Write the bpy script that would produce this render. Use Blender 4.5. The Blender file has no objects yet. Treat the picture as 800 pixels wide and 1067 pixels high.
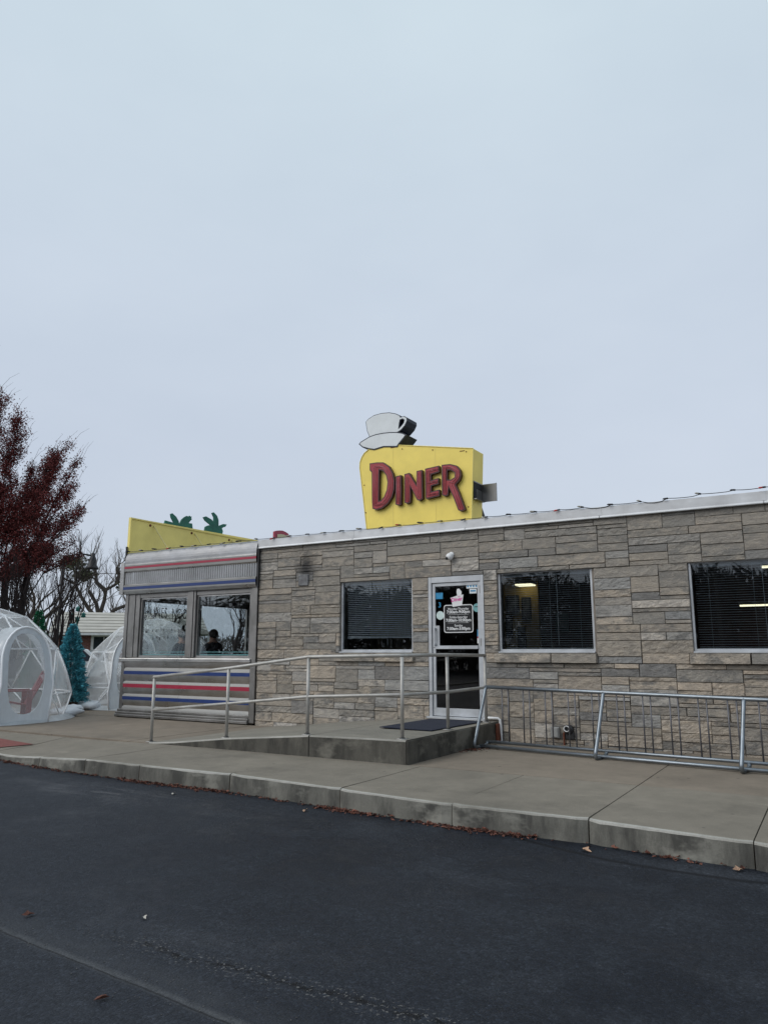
import bpy, bmesh, math, random
from mathutils import Vector, Matrix, noise
R = math.radians
C = bpy.context.scene.collection
scene = bpy.context.scene
ORG = {}

# ---------------------------------------------------------------- materials
def ramp(nt, fac, stops, interp='LINEAR'):
    r = nt.nodes.new('ShaderNodeValToRGB'); r.color_ramp.interpolation = interp
    e = r.color_ramp.elements
    while len(e) < len(stops): e.new(0.5)
    for i, (p, c) in enumerate(stops):
        e[i].position = p
        e[i].color = (c[0], c[1], c[2], 1) if not isinstance(c, (int, float)) else (c, c, c, 1)
    nt.links.new(fac, r.inputs[0]); return r.outputs[0]

def nz(nt, co, scale, detail=5, rough=.6, sc=None):
    n = nt.nodes.new('ShaderNodeTexNoise'); n.inputs['Scale'].default_value = scale
    n.inputs['Detail'].default_value = detail; n.inputs['Roughness'].default_value = rough
    if sc:
        m = nt.nodes.new('ShaderNodeMapping'); m.inputs['Scale'].default_value = sc
        nt.links.new(co, m.inputs[0]); co = m.outputs[0]
    nt.links.new(co, n.inputs['Vector']); return n.outputs['Fac']

def mixc(nt, fac, a, b, mode='MIX'):
    m = nt.nodes.new('ShaderNodeMix'); m.data_type = 'RGBA'; m.blend_type = mode
    for sock, v in ((m.inputs[0], fac), (m.inputs[6], a), (m.inputs[7], b)):
        if isinstance(v, (int, float)): sock.default_value = v
        elif isinstance(v, (tuple, list)): sock.default_value = (v[0], v[1], v[2], 1)
        else: nt.links.new(v, sock)
    return m.outputs[2]

def mth(nt, op, a, b=None, clamp=False):
    m = nt.nodes.new('ShaderNodeMath'); m.operation = op; m.use_clamp = clamp
    for s, v in ((m.inputs[0], a), (m.inputs[1], b)):
        if v is None: continue
        if isinstance(v, (int, float)): s.default_value = v
        else: nt.links.new(v, s)
    return m.outputs[0]

def newmat(name):
    m = bpy.data.materials.new(name); m.use_nodes = True
    nt = m.node_tree; b = nt.nodes['Principled BSDF']
    tc = nt.nodes.new('ShaderNodeTexCoord')
    return m, nt, b, tc.outputs['Object']

def geo(nt, out):
    g = nt.nodes.new('ShaderNodeNewGeometry'); return g.outputs[out]

def bump(nt, b, h, strength=.3, dist=.01):
    n = nt.nodes.new('ShaderNodeBump'); n.inputs['Strength'].default_value = strength
    n.inputs['Distance'].default_value = dist
    nt.links.new(h, n.inputs['Height']); nt.links.new(n.outputs[0], b.inputs['Normal'])

def simple(name, col, rough=.5, metal=0., var=.12, scale=6., bmp=.1, bscale=60., spec=.5, island=0.):
    m, nt, b, co = newmat(name)
    f = nz(nt, co, scale)
    lo = tuple(c*(1-var) for c in col); hi = tuple(min(1, c*(1+var)) for c in col)
    c = ramp(nt, f, [(.3, lo), (.7, hi)])
    if island:
        ri = geo(nt, 'Random Per Island')
        k = ramp(nt, ri, [(0, 1-island), (1, 1+island)])
        c = mixc(nt, 1., c, k, 'MULTIPLY')
    nt.links.new(c, b.inputs['Base Color'])
    b.inputs['Roughness'].default_value = rough; b.inputs['Metallic'].default_value = metal
    b.inputs['Specular IOR Level'].default_value = spec
    if bmp: bump(nt, b, nz(nt, co, bscale), bmp, .004)
    return m

def glow(name, col, s):
    m, nt, b, co = newmat(name)
    b.inputs['Base Color'].default_value = (*col, 1); b.inputs['Emission Color'].default_value = (*col, 1)
    b.inputs['Emission Strength'].default_value = s; return m

def glass_mat(name, tint=(.8, .86, .85), refl=1.0):
    m = bpy.data.materials.new(name); m.use_nodes = True; nt = m.node_tree; nt.nodes.clear()
    out = nt.nodes.new('ShaderNodeOutputMaterial'); mx = nt.nodes.new('ShaderNodeMixShader')
    t = nt.nodes.new('ShaderNodeBsdfTransparent'); t.inputs[0].default_value = (*tint, 1)
    g = nt.nodes.new('ShaderNodeBsdfGlossy'); g.inputs['Roughness'].default_value = .015
    fr = nt.nodes.new('ShaderNodeFresnel'); fr.inputs[0].default_value = 1.5
    f = mth(nt, 'MULTIPLY', fr.outputs[0], refl, True)
    nt.links.new(f, mx.inputs[0]); nt.links.new(t.outputs[0], mx.inputs[1]); nt.links.new(g.outputs[0], mx.inputs[2])
    tc = nt.nodes.new('ShaderNodeTexCoord'); bn = nt.nodes.new('ShaderNodeBump')
    bn.inputs['Strength'].default_value = .02; bn.inputs['Distance'].default_value = .01
    nt.links.new(nz(nt, tc.outputs['Object'], 1.5, 1), bn.inputs['Height']); nt.links.new(bn.outputs[0], g.inputs['Normal'])
    nt.links.new(mx.outputs[0], out.inputs[0]); return m

def film_mat(name, opac, col=(.8, .83, .86)):
    m = bpy.data.materials.new(name); m.use_nodes = True; nt = m.node_tree; nt.nodes.clear()
    out = nt.nodes.new('ShaderNodeOutputMaterial'); mx = nt.nodes.new('ShaderNodeMixShader'); m2 = nt.nodes.new('ShaderNodeMixShader')
    m3 = nt.nodes.new('ShaderNodeMixShader')
    t = nt.nodes.new('ShaderNodeBsdfTransparent'); d = nt.nodes.new('ShaderNodeBsdfDiffuse'); tl = nt.nodes.new('ShaderNodeBsdfTranslucent')
    g = nt.nodes.new('ShaderNodeBsdfGlossy'); g.inputs['Roughness'].default_value = .18
    tc = nt.nodes.new('ShaderNodeTexCoord')
    w = nz(nt, tc.outputs['Object'], 2.2, 4, .6, (1, 1, .5))
    o = ramp(nt, w, [(.3, opac*.7), (.7, min(1, opac*1.25))])
    d.inputs[0].default_value = (*col, 1); tl.inputs[0].default_value = (*col, 1); g.inputs[0].default_value = (.9, .9, .9, 1)
    m2.inputs[0].default_value = .45; m3.inputs[0].default_value = .1
    nt.links.new(d.outputs[0], m2.inputs[1]); nt.links.new(tl.outputs[0], m2.inputs[2])
    nt.links.new(m2.outputs[0], m3.inputs[1]); nt.links.new(g.outputs[0], m3.inputs[2])
    nt.links.new(o, mx.inputs[0]); nt.links.new(t.outputs[0], mx.inputs[1]); nt.links.new(m3.outputs[0], mx.inputs[2])
    bn = nt.nodes.new('ShaderNodeBump'); bn.inputs['Strength'].default_value = .7; bn.inputs['Distance'].default_value = .05
    nt.links.new(nz(nt, tc.outputs['Object'], 5, 3, .5, (1, 1, .35)), bn.inputs['Height'])
    nt.links.new(bn.outputs[0], d.inputs['Normal']); nt.links.new(bn.outputs[0], g.inputs['Normal'])
    nt.links.new(mx.outputs[0], out.inputs[0]); return m

def stone_mat():
    m, nt, b, co = newmat('split_limestone')
    ri = geo(nt, 'Random Per Island')
    c = ramp(nt, ri, [(0, (.25, .22, .18)), (.10, (.39, .325, .25)), (.2, (.31, .275, .23)), (.32, (.45, .365, .275)), (.42, (.36, .305, .24)),
                      (.52, (.27, .25, .22)), (.6, (.48, .40, .31)), (.7, (.37, .305, .235)), (.8, (.34, .34, .33)), (.86, (.46, .405, .34)), (.91, (.56, .51, .45)), (.95, (.20, .19, .18)), (1, (.30, .30, .295))])
    co0 = co; vm = nt.nodes.new('ShaderNodeVectorMath'); vm.operation = 'ADD'; cb = nt.nodes.new('ShaderNodeCombineXYZ')
    nt.links.new(mth(nt, 'MULTIPLY', ri, 97.), cb.inputs[0]); nt.links.new(mth(nt, 'MULTIPLY', ri, 53.), cb.inputs[2]); nt.links.new(co, vm.inputs[0]); nt.links.new(cb.outputs[0], vm.inputs[1]); co = vm.outputs[0]
    n1 = nz(nt, co, 7, 6, .68, (1, 1, 2.4)); n2 = nz(nt, co, 45, 5, .7, (1, 1, 1.6)); n3 = nz(nt, co0, 1.1, 4, .6); n4 = nz(nt, co, 3.2, 5, .7, (1, 1, 2))
    frac = mth(nt, 'FRACT', mth(nt, 'MULTIPLY', ri, 37.))
    c = mixc(nt, mth(nt, 'MULTIPLY', ramp(nt, n4, [(.46, 0.), (.58, .9)]), ramp(nt, frac, [(.3, .15), (.6, .9)])), c, (.15, .147, .14))
    c = mixc(nt, 1., c, ramp(nt, n1, [(.25, (.60, .60, .62)), (.5, (1, 1, 1)), (.75, (1.3, 1.25, 1.16))]), 'MULTIPLY')
    c = mixc(nt, 1., c, ramp(nt, n2, [(.3, (.78, .78, .78)), (.7, (1.18, 1.18, 1.18))]), 'MULTIPLY')
    c = mixc(nt, ramp(nt, n3, [(.35, 0.), (.65, .25)]), c, (.24, .22, .195))
    sp = nt.nodes.new('ShaderNodeSeparateXYZ'); nt.links.new(geo(nt, 'Position'), sp.inputs[0])
    # grey weathering of the upper courses (washed grime with its own extent)
    up = nt.nodes.new('ShaderNodeMapRange'); up.inputs[1].default_value = 2.2; up.inputs[2].default_value = 3.5
    nt.links.new(sp.outputs[2], up.inputs[0])
    upf = mth(nt, 'MULTIPLY', up.outputs[0], ramp(nt, n1, [(.3, .75), (.7, .3)]))
    c = mixc(nt, upf, c, (.25, .235, .21))
    # soot above the cover plate
    dx = mth(nt, 'ABSOLUTE', mth(nt, 'ADD', sp.outputs[0], 8.43)); fx = nt.nodes.new('ShaderNodeMapRange')
    fx.inputs[1].default_value = .30; fx.inputs[2].default_value = .04; nt.links.new(mth(nt, 'ADD', dx, mth(nt, 'MULTIPLY', mth(nt, 'SUBTRACT', n1, .5), .35)), fx.inputs[0])
    dz = mth(nt, 'ABSOLUTE', mth(nt, 'SUBTRACT', sp.outputs[2], 3.13)); fz = nt.nodes.new('ShaderNodeMapRange')
    fz.inputs[1].default_value = .36; fz.inputs[2].default_value = .08; nt.links.new(dz, fz.inputs[0])
    c = mixc(nt, mth(nt, 'MULTIPLY', mth(nt, 'MULTIPLY', fx.outputs[0], fz.outputs[0]), .9), c, (.03, .03, .032))
    hv = nt.nodes.new('ShaderNodeHueSaturation'); hv.inputs['Saturation'].default_value = .85; hv.inputs['Value'].default_value = 1.06; nt.links.new(c, hv.inputs['Color']); c = hv.outputs[0]
    nt.links.new(c, b.inputs['Base Color']); b.inputs['Roughness'].default_value = .88
    b.inputs['Specular IOR Level'].default_value = .3
    h = mth(nt, 'ADD', mth(nt, 'MULTIPLY', n1, 1.6), n2)
    bump(nt, b, h, .9, .022); return m

def concrete_mat(name, base, dark, stain=.4, vert=False, joints=None):
    m, nt, b, co = newmat(name)
    n1 = nz(nt, co, .55, 6, .6); n2 = nz(nt, co, 3.0, 7, .7); n3 = nz(nt, co, 110, 3, .6); n4 = nz(nt, co, 320, 2, .5)
    c = mixc(nt, ramp(nt, n1, [(.35, 0.), (.68, stain)]), base, dark)
    c = mixc(nt, 1., c, ramp(nt, n2, [(.3, (.84, .84, .83)), (.7, (1.12, 1.11, 1.10))]), 'MULTIPLY')
    c = mixc(nt, 1., c, ramp(nt, n3, [(.35, (.86, .86, .86)), (.65, (1.1, 1.1, 1.1))]), 'MULTIPLY')
    if not vert:
        gv = nt.nodes.new('ShaderNodeTexVoronoi'); gv.inputs['Scale'].default_value = 2.3; nt.links.new(co, gv.inputs['Vector'])
        c = mixc(nt, ramp(nt, gv.outputs['Distance'], [(.035, .75), (.05, 0.)]), c, tuple(x*.35 for x in dark))
        wv = nz(nt, co, 1.1, 7, .72, (.8, 2.6, 1)); c = mixc(nt, ramp(nt, wv, [(.62, 0.), (.70, .45)]), c, tuple(min(.5, x*1.45) for x in base))
        dk = nz(nt, co, .9, 7, .7); c = mixc(nt, ramp(nt, dk, [(.56, 0.), (.70, .5)]), c, tuple(x*.62 for x in dark))
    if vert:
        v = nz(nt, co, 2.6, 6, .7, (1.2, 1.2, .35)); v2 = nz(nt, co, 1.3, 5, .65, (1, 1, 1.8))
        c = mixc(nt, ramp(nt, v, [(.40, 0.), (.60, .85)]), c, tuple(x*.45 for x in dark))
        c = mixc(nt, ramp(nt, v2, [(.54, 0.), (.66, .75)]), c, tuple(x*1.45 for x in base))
    nt.links.new(c, b.inputs['Base Color']); b.inputs['Roughness'].default_value = .82; b.inputs['Specular IOR Level'].default_value = .35
    bump(nt, b, mth(nt, 'ADD', n4, mth(nt, 'MULTIPLY', n2, 1.5)), .25, .004); return m

def asphalt_mat():
    m, nt, b, co = newmat('asphalt')
    n1 = nz(nt, co, .28, 6, .62); n2 = nz(nt, co, 1.6, 8, .75); n3 = nz(nt, co, 170, 2, .6); n5 = nz(nt, co, .5, 6, .65, (1, 2.2, 1)); n6 = nz(nt, co, 22, 5, .75)
    vo = nt.nodes.new('ShaderNodeTexVoronoi'); vo.inputs['Scale'].default_value = 80; nt.links.new(co, vo.inputs['Vector'])
    c = mixc(nt, ramp(nt, n1, [(.38, 0.), (.62, 1.)]), (.005, .007, .012), (.0165, .0195, .026))
    c = mixc(nt, ramp(nt, n2, [(.46, 0.), (.68, .75)]), c, (.030, .034, .041))
    c = mixc(nt, ramp(nt, n5, [(.54, 0.), (.72, .5)]), c, (.042, .046, .054))
    c = mixc(nt, 1., c, ramp(nt, vo.outputs['Color'], [(.1, (.7, .7, .72)), (.7, (1.1, 1.1, 1.1)), (.95, (1.8, 1.8, 1.8))]), 'MULTIPLY')
    c = mixc(nt, 1., c, ramp(nt, n6, [(.3, (.62, .62, .62)), (.7, (1.45, 1.45, 1.45))]), 'MULTIPLY')
    spk = nz(nt, co, 48, 2, .5); c = mixc(nt, ramp(nt, spk, [(.72, 0.), (.76, .5)]), c, (.13, .125, .12))
    sp = nt.nodes.new('ShaderNodeSeparateXYZ'); nt.links.new(co, sp.inputs[0]); X, Y = sp.outputs[0], sp.outputs[1]
    def band(dist, w0, w1):
        mr = nt.nodes.new('ShaderNodeMapRange'); mr.inputs[1].default_value = w1; mr.inputs[2].default_value = w0; nt.links.new(dist, mr.inputs[0]); return mr.outputs[0]
    wob = mth(nt, 'MULTIPLY', mth(nt, 'SUBTRACT', nz(nt, co, 2.2, 6, .7), .5), .12)
    # a worn seam between two pours: straight on one side, feathered on the other
    d = mth(nt, 'ADD', mth(nt, 'SUBTRACT', Y, mth(nt, 'ADD', mth(nt, 'MULTIPLY', X, -.0786), 2.517)), mth(nt, 'MULTIPLY', wob, .35))
    seam = band(mth(nt, 'ABSOLUTE', d), .006, .042)
    c = mixc(nt, mth(nt, 'MULTIPLY', seam, ramp(nt, n6, [(.3, .2), (.6, .9)])), c, (.085, .088, .092))
    fe = mth(nt, 'MULTIPLY', band(mth(nt, 'ABSOLUTE', mth(nt, 'SUBTRACT', mth(nt, 'ADD', d, mth(nt, 'MULTIPLY', wob, 1.5)), .09)), .01, .17), ramp(nt, n2, [(.38, .1), (.62, .85)]))
    c = mixc(nt, fe, c, (.038, .041, .047))
    edge = band(mth(nt, 'ABSOLUTE', mth(nt, 'ADD', d, .020)), .002, .009)
    c = mixc(nt, mth(nt, 'MULTIPLY', edge, .8), c, (.006, .006, .007))
    # crumbling crack
    d2 = mth(nt, 'ABSOLUTE', mth(nt, 'ADD', mth(nt, 'SUBTRACT', Y, mth(nt, 'ADD', mth(nt, 'MULTIPLY', X, .03), 3.2)), mth(nt, 'MULTIPLY', wob, 1.6)))
    inx = mth(nt, 'MULTIPLY', band(mth(nt, 'ABSOLUTE', mth(nt, 'ADD', X, 2.2)), 1.1, 1.5), ramp(nt, nz(nt, co, 16, 4, .7), [(.46, 0.), (.52, 1.)]))
    c = mixc(nt, mth(nt, 'MULTIPLY', band(d2, .012, .03), inx), c, (.004, .004, .005))
    c = mixc(nt, mth(nt, 'MULTIPLY', mth(nt, 'MULTIPLY', band(d2, .03, .12), band(mth(nt, 'ABSOLUTE', mth(nt, 'ADD', X, 2.2)), 1.1, 1.6)), ramp(nt, spk, [(.60, 0.), (.66, .7)])), c, (.16, .155, .15))
    # brushed tar line near the kerb
    q = mth(nt, 'ADD', mth(nt, 'MULTIPLY', mth(nt, 'POWER', mth(nt, 'ADD', X, 1.0), 2.0), .17), 6.0)
    d3 = mth(nt, 'ABSOLUTE', mth(nt, 'ADD', mth(nt, 'SUBTRACT', Y, q), mth(nt, 'MULTIPLY', wob, .6)))
    tx = band(mth(nt, 'ABSOLUTE', mth(nt, 'ADD', X, 1.2)), 1.2, 1.9)
    c = mixc(nt, mth(nt, 'MULTIPLY', mth(nt, 'MULTIPLY', band(d3, .012, .05), tx), .8), c, (.004, .004, .006))
    # pale scuffs by the kerb on the left
    d4 = mth(nt, 'ABSOLUTE', mth(nt, 'ADD', mth(nt, 'SUBTRACT', Y, 5.95), mth(nt, 'MULTIPLY', wob, 2.5)))
    c = mixc(nt, mth(nt, 'MULTIPLY', mth(nt, 'MULTIPLY', band(d4, .05, .45), band(mth(nt, 'ABSOLUTE', mth(nt, 'ADD', X, 7.4)), .6, 1.6)), ramp(nt, nz(nt, co, 2.2, 6, .7, (.8, 5, 1)), [(.50, 0.), (.66, .8)])), c, (.085, .085, .09))
    nt.links.new(c, b.inputs['Base Color'])
    nt.links.new(ramp(nt, n2, [(.35, .36), (.65, .75)]), b.inputs['Roughness'])
    b.inputs['Specular IOR Level'].default_value = .16
    bump(nt, b, mth(nt, 'ADD', mth(nt, 'MULTIPLY', vo.outputs['Distance'], -1.), mth(nt, 'ADD', mth(nt, 'MULTIPLY', n3, .6), n6)), .7, .005); return m

def metal_mat(name, col, rough, brush=(1, 1, 60), var=.15, metal=1.):
    m, nt, b, co = newmat(name)
    n = nz(nt, co, 4, 5, .6, brush); n2 = nz(nt, co, 2.2, 5, .6)
    c = ramp(nt, n, [(.3, tuple(x*(1-var) for x in col)), (.7, tuple(min(1, x*(1+var)) for x in col))])
    c = mixc(nt, 1., c, ramp(nt, n2, [(.3, (.78, .77, .75)), (.7, (1.1, 1.1, 1.1))]), 'MULTIPLY')
    nt.links.new(c, b.inputs['Base Color']); b.inputs['Metallic'].default_value = metal
    nt.links.new(ramp(nt, n2, [(.3, rough*.8), (.7, min(1, rough*1.3))]), b.inputs['Roughness']); return m

def brick_mat():
    m, nt, b, co = newmat('red_brick')
    t = nt.nodes.new('ShaderNodeTexBrick'); t.inputs['Scale'].default_value = 1.; t.inputs['Brick Width'].default_value = .22
    t.inputs['Row Height'].default_value = .075; t.inputs['Mortar Size'].default_value = .006
    t.inputs['Color1'].default_value = (.20, .065, .045, 1); t.inputs['Color2'].default_value = (.14, .05, .04, 1); t.inputs['Mortar'].default_value = (.25, .22, .2, 1)
    mp = nt.nodes.new('ShaderNodeMapping'); mp.inputs['Rotation'].default_value = (R(90), 0, 0)
    nt.links.new(co, mp.inputs[0]); nt.links.new(mp.outputs[0], t.inputs[0])
    nt.links.new(t.outputs[0], b.inputs['Base Color']); b.inputs['Roughness'].default_value = .9; return m

def bark_mat(name, col):
    m, nt, b, co = newmat(name)
    n = nz(nt, co, 14, 6, .7, (1, 1, .25))
    nt.links.new(ramp(nt, n, [(.3, tuple(x*.55 for x in col)), (.7, tuple(x*1.3 for x in col))]), b.inputs['Base Color'])
    b.inputs['Roughness'].default_value = .95; b.inputs['Specular IOR Level'].default_value = .2; bump(nt, b, n, .6, .02); return m

M = dict(
 stone=stone_mat(),
 mortar=simple('mortar', (.19, .165, .14), .95, var=.3),
 sill=None,
 walk=concrete_mat('sidewalk_concrete', (.225, .200, .163), (.155, .138, .113), .75),
 walk2=concrete_mat('inner_sidewalk_concrete', (.235, .197, .156), (.165, .138, .11), .75),
 kerb=concrete_mat('kerb_concrete', (.205, .20, .175), (.09, .088, .08), .8, True),
 nose=concrete_mat('kerb_worn_edge', (.44, .43, .40), (.22, .21, .185), 1.),
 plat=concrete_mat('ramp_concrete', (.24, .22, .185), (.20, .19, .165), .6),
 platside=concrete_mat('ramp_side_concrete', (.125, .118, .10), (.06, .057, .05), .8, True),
 joint=simple('joint_dirt', (.035, .033, .03), .95),
 asphalt=asphalt_mat(),
 crack_l=simple('crack_grit', (.085, .085, .088), .9, var=.5, scale=60, bmp=.5),
 crack_d=simple('crack_dark', (.010, .010, .012), .8, var=.4, scale=40, bmp=.5),
 white_al=metal_mat('white_aluminium', (.50, .52, .55), .4, (1, 1, 4), .05, .35),
 flash=metal_mat('roof_flashing', (.56, .57, .59), .45, (1, 1, 3), .07, .3),
 cove=metal_mat('cove_metal', (.27, .275, .29), .42, (1, 1, 3), .12, .6),
 steel=metal_mat('brushed_steel', (.50, .49, .48), .30, (1, 1, 50)),
 steel_d=metal_mat('dull_steel', (.26, .255, .25), .42, (30, 1, 1)),
 steel_l=metal_mat('bright_enamel_steel', (.25, .25, .245), .5, (1, 1, 20), .08, .4),
 galv=metal_mat('galvanised_tube', (.24, .27, .30), .34, (3, 3, 3), .12, .8),
 bar=metal_mat('dark_bar', (.15, .15, .165), .5, (3, 3, 3), .2, .6),
 rail=metal_mat('painted_rail', (.42, .41, .39), .45, (3, 3, 3), .12, .35),
 red=simple('red_enamel', (.33, .02, .05), .35, var=.1),
 blue=simple('blue_enamel', (.012, .035, .15), .35, var=.1),
 yellow=simple('yellow_sign_paint', (.86, .67, .13), .5, var=.09, scale=2.2, bmp=.05),
 yellow_b=simple('yellow_panel_back', (.84, .70, .21), .6, var=.12, scale=1.4, bmp=.05),
 letter=simple('letter_red', (.31, .016, .026), .5, var=.2, scale=14),
 letter_d=simple('letter_rim', (.05, .010, .014), .5, var=.3),
 neon=simple('neon_tube_glass', (.42, .12, .14), .2, var=.1),
 cupw=simple('cup_white', (.66, .69, .70), .5, var=.08, scale=3),
 navy=simple('navy_side', (.008, .014, .03), .6, var=.2),
 dark=simple('dark_void', (.012, .012, .014), .8),
 black=simple('black_metal', (.015, .015, .017), .5, var=.2),
 palm=simple('palm_green', (.012, .125, .085), .6, var=.25, scale=6),
 white=simple('white_plastic', (.72, .72, .72), .5, var=.04),
 glass=glass_mat('window_glass', (.82, .86, .88), 1.7),
 glass_diner=glass_mat('diner_glass', (.97, .995, 1.), .35),
 glass_door=glass_mat('door_glass', (.72, .72, .74), 1.1),
 blind=simple('blind_slat', (.62, .63, .65), .7, var=.05, bmp=0),
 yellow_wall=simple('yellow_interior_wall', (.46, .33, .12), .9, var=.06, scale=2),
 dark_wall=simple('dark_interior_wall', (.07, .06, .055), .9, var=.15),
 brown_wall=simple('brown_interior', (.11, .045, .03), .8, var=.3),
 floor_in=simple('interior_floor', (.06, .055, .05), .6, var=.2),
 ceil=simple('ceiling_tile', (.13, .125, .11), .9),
 lamp=glow('fluorescent_tube', (1., .90, .62), 1.6),
 film=film_mat('tent_film', .34, (.93, .95, .97)), filmw=film_mat('tent_fabric', .93, (.74, .79, .83)), filmc=film_mat('tent_clear_window', .16),
 tube=simple('white_tube', (.86, .88, .90), .5, var=.04),
 redleaf=simple('maroon_leaf', (.125, .028, .026), .7, var=.3, scale=1.3, bmp=0, island=.6, spec=.2),
 bark_dk=bark_mat('dark_bark', (.035, .028, .028)),
 bark=bark_mat('grey_brown_bark', (.085, .072, .062)),
 twig=bark_mat('pale_twig', (.15, .13, .115)),
 ivy=simple('ivy_leaf', (.07, .075, .035), .8, var=.4, scale=1, island=.5),
 teal=simple('teal_tinsel', (.085, .34, .41), .5, var=.35, scale=9, bmp=0, island=.6),
 gtree=simple('green_tinsel', (.01, .13, .06), .5, var=.35, scale=9, bmp=0, island=.6),
 teal_post=simple('teal_post_paint', (.02, .16, .14), .5),
 pot=simple('brown_pot', (.07, .04, .025), .8, var=.3),
 brick=brick_mat(),
 shingle=simple('cream_roof_panel', (.42, .40, .355), .8, var=.12, scale=1.5),
 trim=simple('white_trim', (.68, .68, .67), .6),
 carw=simple('white_car_paint', (.72, .74, .76), .22, var=.02, bmp=0),
 rubber=simple('rubber', (.02, .02, .02), .8),
 redplastic=simple('red_plastic', (.20, .012, .018), .45),
 matn=simple('navy_door_mat', (.012, .016, .032), .95, var=.3, scale=30, bmp=.5),
 leaf=simple('dead_leaf', (.115, .045, .03), .8, var=.4, scale=3, bmp=0, island=.7),
 leafb=simple('pale_dead_leaf', (.42, .27, .18), .8, var=.3, scale=20, bmp=0),
 leafw=simple('bleached_leaf', (.5, .47, .42), .8, var=.2, scale=20, bmp=0),
 bag=simple('white_sandbag', (.66, .70, .74), .5, var=.1, bmp=.6, bscale=18),
 grass=simple('winter_grass', (.07, .085, .04), .95, var=.4, scale=1.2, bmp=.6, bscale=40),
 wood=simple('far_wood', (.075, .068, .062), .95, var=.5, scale=.3, bmp=0, island=.5),
 skin=simple('skin', (.38, .22, .16), .6), hair=simple('dark_hair', (.02, .014, .01), .7), coat=simple('dark_coat', (.02, .022, .028), .85),
 vinyl=simple('booth_vinyl', (.12, .02, .025), .4), table=simple('table_laminate', (.35, .36, .37), .35),
 tact=simple('red_tactile_paving', (.17, .05, .042), .85, var=.2, scale=12),
 roofg=simple('roof_membrane', (.2, .2, .2), .9),
 rust=simple('rusty_pipe', (.14, .04, .02), .8, var=.4, scale=20),
 grey=simple('grey_box_paint', (.26, .26, .25), .6),
 photo=simple('picture_print', (.12, .13, .14), .5, var=.7, scale=9, bmp=0),
 st_blue=simple('sticker_blue', (.02, .22, .42), .4, var=.3, scale=12), st_teal=simple('sticker_teal', (.16, .36, .37), .4), st_pink=simple('sticker_magenta', (.65, .03, .30), .4), st_pale=simple('sticker_pale', (.55, .66, .64), .4),
 tact_dk=simple('red_bulb', (.45, .03, .02), .2), bulbc=simple('clear_bulb', (.35, .33, .28), .15),
)
M['sill'] = M['stone']

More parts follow.
